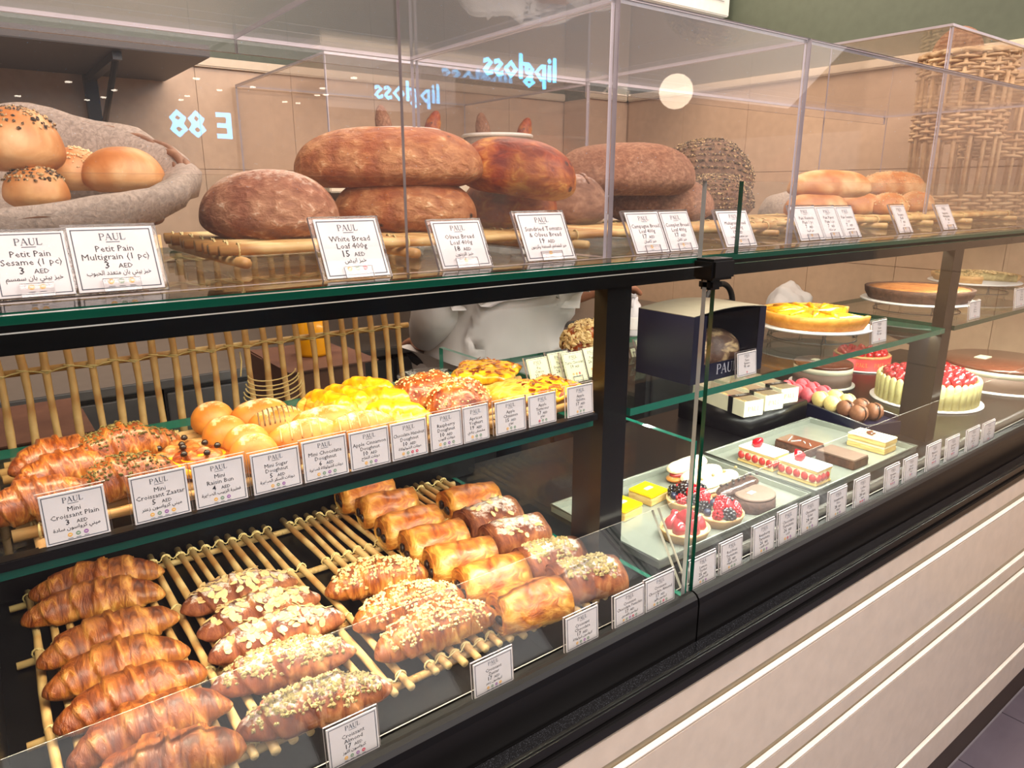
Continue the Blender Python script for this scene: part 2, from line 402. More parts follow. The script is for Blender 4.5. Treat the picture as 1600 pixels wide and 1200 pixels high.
class MB:
    """collects boxes, tubes, prisms into one mesh"""
    def __init__(s):
        s.v = []; s.f = []; s.mi = []

    def add(s, vs, fs, mi=0):
        b = len(s.v)
        s.v += [tuple(v) for v in vs]
        s.f += [tuple(i + b for i in f) for f in fs]
        s.mi += [mi] * len(fs)
        return s

    def box(s, x0, x1, y0, y1, z0, z1, mi=0, mi_of=None):
        vs = [(x, y, z) for x in (x0, x1) for y in (y0, y1) for z in (z0, z1)]
        fs = [(0, 1, 3, 2), (4, 6, 7, 5), (0, 4, 5, 1), (2, 3, 7, 6), (0, 2, 6, 4), (1, 5, 7, 3)]
        b = len(s.v)
        s.v += vs
        for k, f in enumerate(fs):
            s.f.append(tuple(i + b for i in f))
            s.mi.append(mi_of[k] if mi_of else mi)
        return s

    def tube(s, pts, r, n=8, mi=0, closed=False, cap=True):
        pts = [Vector(p) for p in pts]
        m = len(pts)
        rs = r if isinstance(r, (list, tuple)) else [r] * m
        b = len(s.v)
        prev = None
        for i, p in enumerate(pts):
            if closed:
                d = pts[(i + 1) % m] - pts[i - 1]
            else:
                d = pts[min(i + 1, m - 1)] - pts[max(i - 1, 0)]
            d.normalize()
            if prev is None:
                a = Vector((0, 0, 1)) if abs(d.z) < 0.8 else Vector((1, 0, 0))
                u = d.cross(a).normalized()
            else:
                u = (prev - d * prev.dot(d)).normalized()
            prev = u
            w = d.cross(u)
            for k in range(n):
                t = 2 * pi * k / n
                s.v.append(tuple(p + (u * cos(t) + w * sin(t)) * rs[i]))
        for i in range(m if closed else m - 1):
            j = (i + 1) % m
            for k in range(n):
                s.f.append((b + i * n + k, b + i * n + (k + 1) % n, b + j * n + (k + 1) % n, b + j * n + k))
                s.mi.append(mi)
        if cap and not closed:
            s.f.append(tuple(b + k for k in range(n - 1, -1, -1))); s.mi.append(mi)
            s.f.append(tuple(b + (m - 1) * n + k for k in range(n))); s.mi.append(mi)
        return s

    def lathe(s, prof, n=40, mi=0, c=(0, 0, 0), sx=1, sy=1, wob=None, mis=None):
        b = len(s.v)
        m = len(prof)
        for (r, z) in prof:
            for k in range(n):
                t = 2 * pi * k / n
                q = r * (1 + (wob(t, z) if wob else 0))
                s.v.append((c[0] + q * cos(t) * sx, c[1] + q * sin(t) * sy, c[2] + z))
        for i in range(m - 1):
            for k in range(n):
                s.f.append((b + i * n + k, b + i * n + (k + 1) % n, b + (i + 1) * n + (k + 1) % n, b + (i + 1) * n + k))
                s.mi.append(mis[i] if mis else mi)
        s.f.append(tuple(b + k for k in range(n - 1, -1, -1))); s.mi.append(mis[0] if mis else mi)
        s.f.append(tuple(b + (m - 1) * n + k for k in range(n))); s.mi.append(mis[-1] if mis else mi)
        return s

    def prism(s, poly, z0, z1, mi=0):
        n = len(poly)
        vs = [(x, y, z0) for x, y in poly] + [(x, y, z1) for x, y in poly]
        fs = [tuple(range(n - 1, -1, -1)), tuple(range(n, 2 * n))] + [(i, (i + 1) % n, n + (i + 1) % n, n + i) for i in range(n)]
        return s.add(vs, fs, mi)

    def mesh(s, name='m'):
        me = bpy.data.meshes.new(name)
        me.from_pydata(s.v, [], s.f)
        me.polygons.foreach_set('material_index', s.mi)
        me.update()
        return me


def bev(me, w, seg=2):
    bm = bmesh.new(); bm.from_mesh(me)
    bmesh.ops.remove_doubles(bm, verts=bm.verts, dist=1e-6)
    es = [e for e in bm.edges if len(e.link_faces) == 2 and e.calc_face_angle(0) > 0.5]
    bmesh.ops.bevel(bm, geom=es, offset=w, segments=seg, affect='EDGES', clamp_overlap=True)
    bm.to_mesh(me); bm.free()
    return me


def boxm(x0, x1, y0, y1, z0, z1, w=0.0):
    me = MB().box(x0, x1, y0, y1, z0, z1).mesh()
    return bev(me, w) if w else me


def body(L, W, Hh, prof=(2.2, 2.0), ridge=0, nridge=6, bend=0.0, amp=0.0, freq=30, seed=0, nu=48, nv=28, low=0.35, fn=None, skew=0.0, caps=False):
    """a baked lump along X resting on z=0: superellipse profile, optional spiral ridges, bend and noise"""
    m = MB()
    rows = []; tones = []
    a, b = prof
    ts = []
    for i in range(nu + 1):
        q = -1 + 2 * i / nu
        ts.append(sin(q * pi / 2))
    hb = Hh * low
    for i, t in enumerate(ts):
        rad = max(0.0, 1 - abs(t) ** a) ** (1 / b)
        for k in range(nv):
            th = 2 * pi * k / nv
            rr = rad
            tn = 0.5 + 0.5 * sin(th)
            if ridge:
                ph = ((t * 0.5 + 0.5) * nridge + skew * sin(th)) % 1.0
                tn = tn * (0.35 + 0.65 * sin(pi * min(1, max(0, ph))))
                rr *= 1 - ridge * (ph if t < 0 else 1 - ph) * (0.4 + 0.6 * min(1, rad * 1.3))
            x = t * L / 2
            y = cos(th) * W / 2 * rr
            s_ = sin(th)
            z = (s_ * (Hh - hb) if s_ > 0 else (s_ * hb)) * rr
            if fn:
                x, y, z = fn(t, th, x, y, z, rr)
            if amp:
                nn = noise.fractal(Vector((x * freq + seed * 7.3, y * freq, z * freq)), 1.0, 2.0, 3)
                k2 = 1 + amp * nn
                y *= k2; z *= k2
                x *= 1 + amp * 0.3 * nn
            y += bend * (t * t - 0.4) * L
            z = max(z, -hb * 0.82) + hb * 0.82
            m.v.append((x, y, z)); tones.append(tn)
    n = nv
    for i in range(nu):
        for k in range(n):
            m.f.append((i * n + k, (i + 1) * n + k, (i + 1) * n + (k + 1) % n, i * n + (k + 1) % n))
            m.mi.append(0)
    me = m.mesh()
    me.attributes.new('tone', 'FLOAT', 'POINT').data.foreach_set('value', tones)
    bm = bmesh.new(); bm.from_mesh(me)
    bmesh.ops.remove_doubles(bm, verts=bm.verts, dist=1e-5)
    bmesh.ops.recalc_face_normals(bm, faces=bm.faces)
    bm.to_mesh(me); bm.free()
    return me


def scatter(me, n, shape, seed, zmin=0.35, region=None, lift=0.0005, jitter=0.35):
    """lays little pieces on the upward faces of a mesh; shape(rng) -> (verts, faces) in a local frame, z = outwards"""
    rng = random.Random(seed)
    me.update()
    faces = [(p.center.copy(), p.normal.copy(), p.area) for p in me.polygons if p.normal.z > zmin and (region is None or region(p.center))]
    if not faces:
        return MB()
    cum = []; s = 0
    for f in faces:
        s += f[2]; cum.append(s)
    import bisect
    m = MB()
    for _ in range(n):
        c, nr, ar = faces[min(len(faces) - 1, bisect.bisect(cum, rng.random() * s))]
        r = sqrt(ar) * 0.5
        c = c + Vector((rng.uniform(-r, r), rng.uniform(-r, r), 0)) + nr * lift
        d = (nr + Vector((rng.uniform(-1, 1), rng.uniform(-1, 1), rng.uniform(-1, 1))) * jitter).normalized()
        q = d.to_track_quat('Z', 'Y') @ Matrix.Rotation(rng.uniform(0, 6.28), 3, 'Z').to_quaternion()
        vs, fs = shape(rng)
        m.add([c + q @ Vector(v) for v in vs], fs)
    return m


def flake(a, b, h):
    def f(rng):
        k = rng.uniform(0.75, 1.2)
        n = 7
        top = [(a * k * cos(2 * pi * i / n) * (1 - 0.25 * cos(2 * pi * i / n)), b * k * sin(2 * pi * i / n), h) for i in range(n)]
        bot = [(x, y, 0) for x, y, _ in top]
        return bot + top, [tuple(range(n, 2 * n))] + [(i, (i + 1) % n, n + (i + 1) % n, n + i) for i in range(n)]
    return f


def grain(a):
    def f(rng):
        k = a * rng.uniform(0.6, 1.3)
        e = rng.uniform(1.0, 1.7)
        vs = [(k * e, 0, 0), (0, k, 0), (-k * e, 0, 0), (0, -k, 0), (0, 0, k), (0, 0, -k * .5)]
        return vs, [(0, 1, 4), (1, 2, 4), (2, 3, 4), (3, 0, 4), (1, 0, 5), (2, 1, 5), (3, 2, 5), (0, 3, 5)]
    return f


# ------------------------------------------------------------------ lettering
ARB = {'ا': (0xFE8D, 2), 'ب': (0xFE8F, 4), 'ت': (0xFE95, 4), 'ة': (0xFE93, 2), 'ج': (0xFE9D, 4), 'ح': (0xFEA1, 4), 'خ': (0xFEA5, 4),
       'د': (0xFEA9, 2), 'ر': (0xFEAD, 2), 'ز': (0xFEAF, 2), 'س': (0xFEB1, 4), 'ش': (0xFEB5, 4), 'ص': (0xFEB9, 4), 'ع': (0xFEC9, 4),
       'ف': (0xFED1, 4), 'ق': (0xFED5, 4), 'ك': (0xFED9, 4), 'ل': (0xFEDD, 4), 'م': (0xFEE1, 4), 'ن': (0xFEE5, 4), 'ه': (0xFEE9, 4),
       'و': (0xFEED, 2), 'ي': (0xFEF1, 4), 'ط': (0xFEC1, 4)}


def arabic(s):
    out = []
    for w in s.split(' '):
        r = []
        for i, ch in enumerate(w):
            if ch not in ARB:
                r.append(ch); continue
            base, nf = ARB[ch]
            prev = i > 0 and w[i - 1] in ARB and ARB[w[i - 1]][1] == 4
            nxt = i + 1 < len(w) and nf == 4
            r.append(chr(base + (3 if prev and nxt else 1 if prev else 2 if nxt else 0)))
        out.append(''.join(reversed(r)))
    return ' '.join(reversed(out))


_TC = {}


def text_geo(s, bold=0.0):
    key = (s, bold)
    if key in _TC:
        return _TC[key]
    c = bpy.data.curves.new('t', 'FONT')
    c.body = s; c.size = 1; c.resolution_u = 1; c.offset = bold; c.align_x = 'CENTER'
    o = bpy.data.objects.new('t', c)
    COL.objects.link(o)
    bpy.context.view_layer.update()
    me = bpy.data.meshes.new_from_object(o.evaluated_get(bpy.context.evaluated_depsgraph_get()))
    vs = [(v.co.x, v.co.y) for v in me.vertices]
    fs = [tuple(p.vertices) for p in me.polygons]
    bpy.data.objects.remove(o); bpy.data.curves.remove(c); bpy.data.meshes.remove(me)
    _TC[key] = (vs, fs)
    return _TC[key]


def ribbon(pts, w):
    vs = []; fs = []
    n = len(pts)
    for i, p in enumerate(pts):
        a = Vector(pts[max(i - 1, 0)]); b = Vector(pts[min(i + 1, n - 1)])
        d = (b - a).normalized()
        q = Vector((-d.y, d.x))
        ww = w[i] if isinstance(w, (list, tuple)) else w
        vs += [(p[0] + q.x * ww / 2, p[1] + q.y * ww / 2), (p[0] - q.x * ww / 2, p[1] - q.y * ww / 2)]
    fs = [(2 * i, 2 * i + 1, 2 * i + 3, 2 * i + 2) for i in range(n - 1)]
    return vs, fs


def logo_geo():
    """the serif word on every card, unit cap height, centred on x = 0"""
    V = []; Fc = []

    def r(pts, w):
        vs, fs = ribbon(pts, w)
        b = len(V); V.extend(vs); Fc.extend([tuple(i + b for i in f) for f in fs])
    T, t = 0.15, 0.055
    r([(0.12, 0), (0.12, 1)], T); r([(0, 0.02), (0.26, 0.02)], t); r([(0, 0.98), (0.2, 0.98)], t)
    r([(0.18, 0.975)] + [(0.36 + 0.24 * sin(a), 0.74 + 0.235 * cos(a)) for a in [k * pi / 8 for k in range(9)]] + [(0.18, 0.505)], [t, t, 0.08, 0.11, 0.13, 0.14, 0.13, 0.11, 0.08, t, t])
    o = 0.72
    r([(o + 0.1, 0.02), (o + 0.42, 1)], t); r([(o + 0.42, 1), (o + 0.76, 0.02)], T); r([(o + 0.22, 0.36), (o + 0.62, 0.36)], t)
    r([(o, 0.02), (o + 0.22, 0.02)], t); r([(o + 0.62, 0.02), (o + 0.9, 0.02)], t)
    o = 1.66
    r([(o + 0.14, 1), (o + 0.14, 0.25)], T)
    r([(o + 0.14, 0.3)] + [(o + 0.41 - 0.27 * cos(a), 0.3 - 0.3 * sin(a)) for a in [k * pi / 6 for k in range(1, 6)]] + [(o + 0.68, 0.3)], [T, T, 0.12, 0.1, 0.08, t, t])
    r([(o + 0.68, 0.25), (o + 0.68, 1)], t); r([(o, 0.98), (o + 0.28, 0.98)], t); r([(o + 0.56, 0.98), (o + 0.8, 0.98)], t)
    o = 2.58
    r([(o + 0.12, 0), (o + 0.12, 1)], T); r([(o, 0.98), (o + 0.26, 0.98)], t); r([(o, 0.03), (o + 0.6, 0.03)], 0.07); r([(o + 0.6, 0), (o + 0.64, 0.26)], t)
    return [(x - 1.6, y) for x, y in V], Fc


LOGO = logo_geo()
SINCE = 'DEPUIS 1889'


def put(m, geo, x, y, z, s, mi=0, fit=None):
    vs, fs = geo
    if not vs:
        return
    sx = s
    if fit:
        w = max(v[0] for v in vs) - min(v[0] for v in vs)
        if w * s > fit:
            sx = fit / w
    m.add([(x + vx * sx, y + vy * s, z) for vx, vy in vs], fs, mi)


ICN = {'y': 0, 'g': 1, 'p': 2, 'r': 3}


def card(p0, width, height, lines, price, ar, icons, label, lean=12, rz=0.0, holder=None, tint=None, group='price cards', name='price_card', detail=True):
    """printed price card: base centre-left at p0, facing the customer, leaning back"""
    t = thing(name, label, 'price card', p0, rz, group, rx=radians(90 - lean))
    w, h = width, height
    cm = bev(MB().box(0, w, 0, h, -0.0012, 0).mesh(), 0.0003, 1)
    cd = obj('card', cm, tint or WHITE, t, smooth=False)
    m = MB()
    z = 0.0002
    e = w * 0.035; b = w * 0.014
    for (x0, x1, y0, y1) in ((e, w - e, h - e - b, h - e), (e, w - e, e, e + b), (e, e + b, e, h - e), (w - e - b, w - e, e, h - e)):
        m.add([(x0, y0, z), (x1, y0, z), (x1, y1, z), (x0, y1, z)], [(0, 1, 2, 3)], 1)
    cx = w / 2
    u = h / 10.0
    put(m, LOGO, cx, h - 2.1 * u, z, u * 1.05, 1)
    m.add([(cx - u * .9, h - 2.45 * u, z), (cx + u * .9, h - 2.45 * u, z), (cx + u * .9, h - 2.35 * u, z), (cx - u * .9, h - 2.35 * u, z)], [(0, 1, 2, 3)], 1)
    y = h - 3.9 * u
    for ln in lines:
        put(m, text_geo(ln), cx, y, z, u * 1.35, 0, fit=w * 0.86)
        y -= 1.25 * u
    y -= 0.1 * u
    put(m, text_geo(price, 0.010), cx - u * 1.4, y, z, u * 1.55)
    put(m, text_geo('AED', 0.004), cx + u * 1.0, y, z, u * 1.0)
    y -= 1.0 * u
    if ar:
        put(m, text_geo(arabic(ar), 0.008), cx, y, z, u * 1.0, 0, fit=w * 0.75)
    obj('lettering', m.mesh(), [INK, INKB], cd, smooth=False)
    if icons:
        mi = MB()
        n = len(icons)
        y -= 1.05 * u
        r = u * 0.42
        for k, ch in enumerate(icons):
            x = cx + (k - (n - 1) / 2) * u * 1.35
            pts = [(x + r * cos(a), y + r * sin(a), z) for a in [q * pi / 5 for q in range(10)]]
            mi.add(pts, [tuple(range(10))], ICN[ch])
            q = r * 0.45
            mi.add([(x - q, y - q * .4, z * 2), (x + q, y - q * .4, z * 2), (x + q, y + q * .4, z * 2), (x - q, y + q * .4, z * 2)], [(0, 1, 2, 3)], 4)
            mi.add([(x - r, y - 1.9 * r, z), (x + r, y - 1.9 * r, z), (x + r, y - 1.65 * r, z), (x - r, y - 1.65 * r, z)], [(0, 1, 2, 3)], 5)
        obj('allergen_icons', mi.mesh(), [YEL, GRN, PUR, RED, WHITE, INKB], cd, smooth=False)
    if holder == 'stand':
        g = 0.003
        hm = MB().box(-g, w + g, -0.001, h + g, -0.0045, -0.0015, mi_of=[1, 1, 1, 1, 0, 0])
        hm.box(w * 0.28, w * 0.72, -0.001, 0.009, 0.001, 0.0025, mi_of=[1, 1, 1, 1, 0, 0])
        # foot running back along the shelf
        a = radians(90 - lean)
        for q in (0, 1):
            pass
        obj('acrylic_stand', hm.mesh(), [ACRYL, EDGE_A], t, smooth=False)
    elif holder == 'sleeve':
        g = 0.0018
        hm = MB().box(-g, w + g, -0.002, h + g, -0.0035, -0.0015, mi_of=[1, 1, 1, 1, 0, 0])
        obj('acrylic_sleeve', hm.mesh(), [ACRYL, EDGE_A], t, smooth=False)
    return t


def card_px(bl, br, z, hgt, lines, price, ar, icons, label, lean=12, holder=None, Y=None, **kw):
    a = oz(*bl, z) if Y is None else oy(*bl, Y)
    b = oy(br[0], br[1], a.y)
    w = b.x - a.x
    a.z = H + z if Y is None else a.z
    return card(a, w, hgt, lines, price, ar, icons, label, lean, 0.0, holder, **kw)


# ================================================================== THE SETTING
def sbox(name, x0, x1, y0, y1, z0, z1, m, parent=None, w=0.0, label=None, kind='structure'):
    return obj(name, boxm(x0, x1, y0, y1, H + z0, H + z1, w), m, parent, label, kind if parent is None else None, smooth=False)


floor = sbox('floor', -8, 22, -17, 3.0, -1.37, -1.353, GROUT and plain('floor_grout', (0.52, 0.50, 0.53), 0.8))
TS = 0.27
for i in range(3, 11):
    for j in range(0, 5):
        x = 0.935 + (i - 3) * TS; y = 0.490 - (j + 1) * TS
        obj('floor_tile', boxm(x + .0015, x + TS - .0015, y + .0015, y + TS - .0015, H - 1.353, H - 1.349, .0005), FTILE, floor, smooth=False)
sbox('floor_tile', -7.9, 0.93, -16.9, 0.489, -1.353, -1.349, FTILE, floor, kind=None)
sbox('floor_tile', 3.1, 21.9, -16.9, 0.489, -1.353, -1.349, FTILE, floor, kind=None)
sbox('floor_tile', 0.935, 3.09, -16.9, -0.87, -1.353, -1.349, FTILE, floor, kind=None)

wall_back = sbox('wall_back', -2.6, 2.28, 2.62, 2.72, 0.39, 1.5, GREEN)
sbox('wall_base', -2.6, 2.28, 2.6195, 2.72, -1.35, 0.389, GROUT, wall_back)
pil = sbox('trim_1', 2.28, 2.52, 2.46, 2.72, -1.35, 1.5, GREEN)
wall_right = sbox('wall_right', 2.52, 2.62, -0.2, 2.72, 0.39, 1.5, GREEN)
sbox('wall_base', 2.5195, 2.62, -0.2, 2.72, -1.35, 0.389, GROUT, wall_right)
TW = 0.32
for r_ in range(5):
    z0 = 0.39 - (r_ + 1) * TW
    for c_ in range(15):
        x0 = 2.28 - (c_ + 1) * TW
        obj('wall_tile', boxm(x0 + .0007, x0 + TW - .0007, 2.614, 2.62, H + z0 + .0007, H + z0 + TW - .0007, .0005), WALLT, wall_back, smooth=False)
    obj('wall_tile', boxm(2.2815, 2.5185, 2.454, 2.46, H + z0 + .0007, H + z0 + TW - .0007, .0005), WALLT, pil, smooth=False)
    obj('wall_tile', boxm(2.266, 2.28, 2.448, 2.604, H + z0 + .0007, H + z0 + TW - .0007, .0005), WALLT, pil, smooth=False)
    for c_ in range(8):
        y1 = 2.44 - c_ * TW
        obj('wall_tile', boxm(2.514, 2.52, y1 - TW + .0007, y1 - .0007, H + z0 + .0007, H + z0 + TW - .0007, .0005), WALLT, wall_right, smooth=False)
sbox('trim_2', -2.6, 2.266, 2.595, 2.62, 0.39, 0.42, WTRIM, wall_back, .004)
sbox('trim_2', 2.255, 2.5, 2.435, 2.46, 0.39, 0.42, WTRIM, pil, .004)
sbox('trim_2', 2.495, 2.52, -0.2, 2.434, 0.39, 0.42, WTRIM, wall_right, .004)
sbox('ceiling', -2.6, 2.62, 0.9, 2.72, 1.3, 1.4, CEIL)
mc = sbox('ceiling', -8, 22, -17, -1.6, 1.75, 1.85, MALLC)
wl = sbox('wall_left', -2.7, -2.6, 0.6, 2.72, -1.35, 1.5, WALLT)

# ---- the shop fronts across the mall, seen only as reflections in the panes
sf = sbox('wall_front', -8, 22, -16.9, -16.7, -1.35, 1.75, plain('shop_front_wall', (0.56, 0.47, 0.44), 0.7))
for k in range(10):
    x = -7.4 + k * 2.9
    sbox('shop_window', x, x + 2.3, -16.69, -16.66, -1.2, 1.1, plain('shop_window_%d' % k, [(0.42, 0.36, 0.36), (0.16, 0.15, 0.17), (0.55, 0.45, 0.42)][k % 3], 0.3), sf, kind=None)


def mirror_at(px, py, yp, yr):
    """real point at depth yr (behind the photographer) whose image in the pane at depth yp shows at px, py"""
    p = oy(px, py, 2 * yp - yr)
    return Vector((p.x, yr, p.z))


def neon(word, px, py, hgt, yr, yp, label, m, fit=None):
    p = mirror_at(px, py, yp, yr)
    g = text_geo(word, 0.02)
    q = MB()
    q.add([(x, y, 0) for x, y in g[0]] + [(x, y, -0.03) for x, y in g[0]], [tuple(f) for f in g[1]] + [tuple(i + len(g[0]) for i in reversed(f)) for f in g[1]])
    me = q.mesh()
    o = obj('shop_sign', me, m, smooth=False, loc=p, rot=(pi / 2, 0, pi))
    o.scale = (hgt, hgt, hgt)
    return tag(o, label, 'sign')


neon('lipgloss', 815, 122, 0.36, -5.6, 0.57, 'glowing blue lettering mirrored in the acrylic above the loaves', CYANS)
neon('E 88', 318, 214, 0.40, -8.0, 0.57, 'blue lit letter and digits mirrored over the wall left of the big loaf', CYANS)
neon('Will', 1492, 166, 0.11, -2.5, 0.57, 'small white lettering mirrored in front of the tall wicker basket', plain('white_sign', (1, 1, 1), .5, emit=(1, 1, 1), estr=4))
p = mirror_at(1056, 143, 0.57, -4.0)
g_ = MB().lathe([(0.001, -.17), (.07, -.155), (.12, -.12), (.155, -.07), (.17, 0), (.155, .07), (.12, .12), (.07, .155), (.001, .17)], 32).mesh()
tag(obj('globe_lamp', g_, WHITES, loc=p), 'round warm white lamp mirrored in the acrylic right of the baguettes', 'lamp')
rng = random.Random(4)
spot_me = MB().lathe([(0.05, 0), (0.05, 0.02)], 14).mesh()
k = 0
for (px, py) in [(107, 129), (28, 151), (26, 155), (136, 157), (125, 161), (133, 171), (117, 182), (162, 153), (179, 142), (191, 167), (181, 172), (94, 196), (307, 124), (343, 142), (293, 151), (283, 157), (553, 123), (504, 139), (509, 149), (496, 150), (466, 162), (445, 160), (395, 137)]:
    p0 = ray(px, py)
    zc = 1.73
    t_ = zc / p0.z
    yv = p0.y * t_
    yr = 2 * 0.57 - yv
    if yr > -1.7 or yr < -16.4: continue
    o = obj('downlight', spot_me, SPOTM, loc=(p0.x * t_, yr, H + zc), smooth=False)
    tag(o, 'small round downlight in the mall ceiling, mirrored in the acrylic', 'downlight', 'mall downlights')

# ================================================================== THE COUNTER
X0, X1 = -0.60, 2.46
ctr = thing('display_counter', 'long cream and black bakery display counter with glass shelves and panes', 'display counter', (0, 0, 0))


def cb(name, x0, x1, y0, y1, z0, z1, m, w=0.0, label=None, mi_of=None, parent=None):
    mb = MB().box(x0, x1, y0, y1, H + z0, H + z1, mi_of=mi_of)
    me = mb.mesh()
    if w: bev(me, w)
    return obj(name, me, m, parent or ctr, label, smooth=False)


# front, from the granite ledge down to the kick board
cb('ledge', X0, X1, 0.474, 0.4975, -0.60, -0.565, GRAN, .002, 'black speckled granite ledge')
cb('trim_strip', X0, X1, 0.468, 0.476, -0.574, -0.558, BLACK, .002)
cb('trim_strip', X0, X1, 0.463, 0.476, -0.590, -0.575, BLACK, .002)
for z0, z1, y in ((-0.634, -0.591, 0.466), (-0.797, -0.655, 0.468), (-0.852, -0.816, 0.468), (-1.112, -0.868, 0.468), (-1.212, -1.128, 0.468)):
    cb('front_panel', X0, X1, y, 0.60, z0, z1, CREAM, .004, 'glossy cream front panel')
cb('carcass', X0, X1, 0.4745, 0.60, -1.212, -0.60, GROOVE)
for z in (-0.654, -0.815, -0.867, -1.127):
    cb('lip_strip', X0, X1, 0.4665, 0.474, z - .0002, z + .0035, LIP, .0008)  # light caught by the panel bevels, put in as bright white strips
cb('kick_plate', X0, X1, 0.493, 0.60, -1.349, -1.212, KICK)
cb('back_panel', X0, X1, 1.08, 1.10, -1.349, -0.60, BLACK)

# body: front frame with a rounded top, deck, back ledge, end cheek
fr = MB()
sec = [(0.498, -0.60), (0.498, -0.514), (0.4995, -0.506), (0.503, -0.5015), (0.508, -0.4995), (0.5125, -0.500), (0.5135, -0.503), (0.5135, -0.60)]
n_ = len(sec)
fr.add([(x, y, H + z) for x in (X0, 0.676) for y, z in sec], [tuple(range(n_)), tuple(range(2 * n_ - 1, n_ - 1, -1))] + [(i, n_ + i, n_ + (i + 1) % n_, (i + 1) % n_) for i in range(n_)])
obj('front_frame', fr.mesh(), BLACK, ctr, smooth=False)
fr = MB()
fr.add([(x, y, H + z) for x in (0.679, X1) for y, z in sec], [tuple(range(n_)), tuple(range(2 * n_ - 1, n_ - 1, -1))] + [(i, n_ + i, n_ + (i + 1) % n_, (i + 1) % n_) for i in range(n_)])
obj('front_frame', fr.mesh(), BLACK, ctr, smooth=False)
cb('card_channel', X0, X1, 0.514, 0.534, -0.60, -0.5128, BLACK)
cb('deck', X0, X1, 0.5345, 1.08, -0.60, -0.515, DECK, label='matt black display deck')
cb('back_ledge', X0, 0.70, 1.04, 1.14, -0.515, -0.37, BLACK, .003)
cb('end_cheek', -0.075, -0.045, 0.535, 1.04, -0.515, -0.29, BLACK)
cb('channel', 0.70, X1, 0.545, 0.553, -0.515, -0.500, STEEL, .001)

# rail and posts
cb('top_rail', X0, X1, 0.600, 0.628, -0.112, -0.0805, BLACK, .001)
for xa in (-0.353, 0.600, 1.553):
    cb('post', xa, xa + .041, 0.605, 0.627, -0.515, -0.112, [BLACK, BRONZE], 0, 'black square post', [1, 0, 0, 0, 0, 0])
    mb = MB()
    poly = [(0.627, -0.30), (0.627, -0.515), (0.668, -0.515), (0.668, -0.315), (0.76, -0.290), (0.80, -0.290), (0.80, -0.2785), (0.627, -0.2785)]
    nn = len(poly)
    mb.add([(x, y, H + z) for x in (xa + .008, xa + .028) for y, z in poly], [tuple(range(nn)), tuple(range(2 * nn - 1, nn - 1, -1))] + [(i, nn + i, nn + (i + 1) % nn, (i + 1) % nn) for i in range(nn)])
    obj('shelf_bracket', mb.mesh(), BLACK, ctr, 'black shelf bracket', smooth=False)

# glass shelves
GE = [1, 1, 1, 1, 0, 0]          # for a slab lying flat: big faces 4,5 are z
# face order: 0 -x, 1 +x, 2 -y, 3 +y, 4 -z, 5 +z


def slab(name, x0, x1, y0, y1, z0, z1, thin, g, e, label=None, parent=None):
    mi = [1] * 6
    for k in {'x': (0, 1), 'y': (2, 3), 'z': (4, 5)}[thin]:
        mi[k] = 0
    return obj(name, MB().box(x0, x1, y0, y1, H + z0, H + z1, mi_of=mi).mesh(), [g, e], parent or ctr, label, smooth=False)


slab('glass_shelf', X0, 2.50, 0.530, 1.03, -0.0800, -0.072, 'z', SHELF, EDGE_D, 'green edged glass worktop carrying the bread')
slab('glass_shelf', -0.36, 0.578, 0.600, 0.90, -0.2785, -0.2685, 'z', SHELF, EDGE, 'green edged middle glass shelf')
slab('glass_shelf', 0.643, 1.551, 0.600, 0.92, -0.2785, -0.2685, 'z', SHELF, EDGE, 'green edged middle glass shelf')
slab('glass_shelf', 1.596, 2.40, 0.600, 0.92, -0.2785, -0.2685, 'z', SHELF, EDGE_D, 'green edged middle glass shelf')
cb('card_rail', -0.36, 0.577, 0.5905, 0.6035, -0.2680, -0.2600, BLACK, .0008, 'dark strip that holds the price cards')
# front panes
slab('front_pane', X0, 0.668, 0.5145, 0.5205, -0.5120, -0.083, 'y', GLASS, EDGE_P, 'clear lower front pane')
slab('front_pane', 0.684, 2.2, 0.5145, 0.5205, -0.5120, -0.083, 'y', GLASS, EDGE_D, 'clear lower front pane')
slab('front_pane', X0, 0.656, 0.5145, 0.5205, -0.072, 0.0105, 'y', GLASS, EDGE_P, 'clear low guard pane in front of the bread')
slab('front_pane', 0.722, 2.2, 0.5145, 0.5205, -0.072, 0.0105, 'y', GLASS, EDGE_D, 'clear low guard pane in front of the bread')
slab('divider_pane', 0.672, 0.680, 0.5215, 0.655, -0.512, -0.298, 'x', GLASS, EDGE, 'small glass divider between the two bays')
slab('divider_pane', 0.648, 0.656, 0.69, 1.075, -0.514, -0.272, 'x', GLASS, EDGE, 'tall glass divider at the right end of the tray')
# low leaning guards
for xa, xb in ((X0, 0.69), (0.702, 2.1)):
    d = Vector((0, 0.585 - 0.534, 0.082)).normalized()
    nrm = Vector((0, -d.z, d.y)) * 0.0045
    a0 = Vector((xa, 0.540, H - 0.514)); L_ = 0.108
    vs = [a0 + Vector((ex, 0, 0)) + d * L_ * k2 + nrm * k3 for ex in (0, xb - xa) for k3 in (1, 0) for k2 in (0, 1)]
    fs = [(0, 1, 3, 2), (4, 6, 7, 5), (0, 4, 5, 1), (2, 3, 7, 6), (0, 2, 6, 4), (1, 5, 7, 3)]
    m_ = MB(); m_.v = [tuple(v) for v in vs]; m_.f = fs; m_.mi = [1, 1, 0, 0, 1, 1]
    obj('leaning_guard', m_.mesh(), [GLASS, LIP], ctr, 'low glass guard leaning back from the front frame', smooth=False)
cb('clamp', 0.660, 0.700, 0.500, 0.530, -0.098, -0.074, BLACK, .003, 'black clamp joining the front panes')
cb('clamp', 0.668, 0.690, 0.508, 0.528, -0.110, -0.098, BLACK, .003)

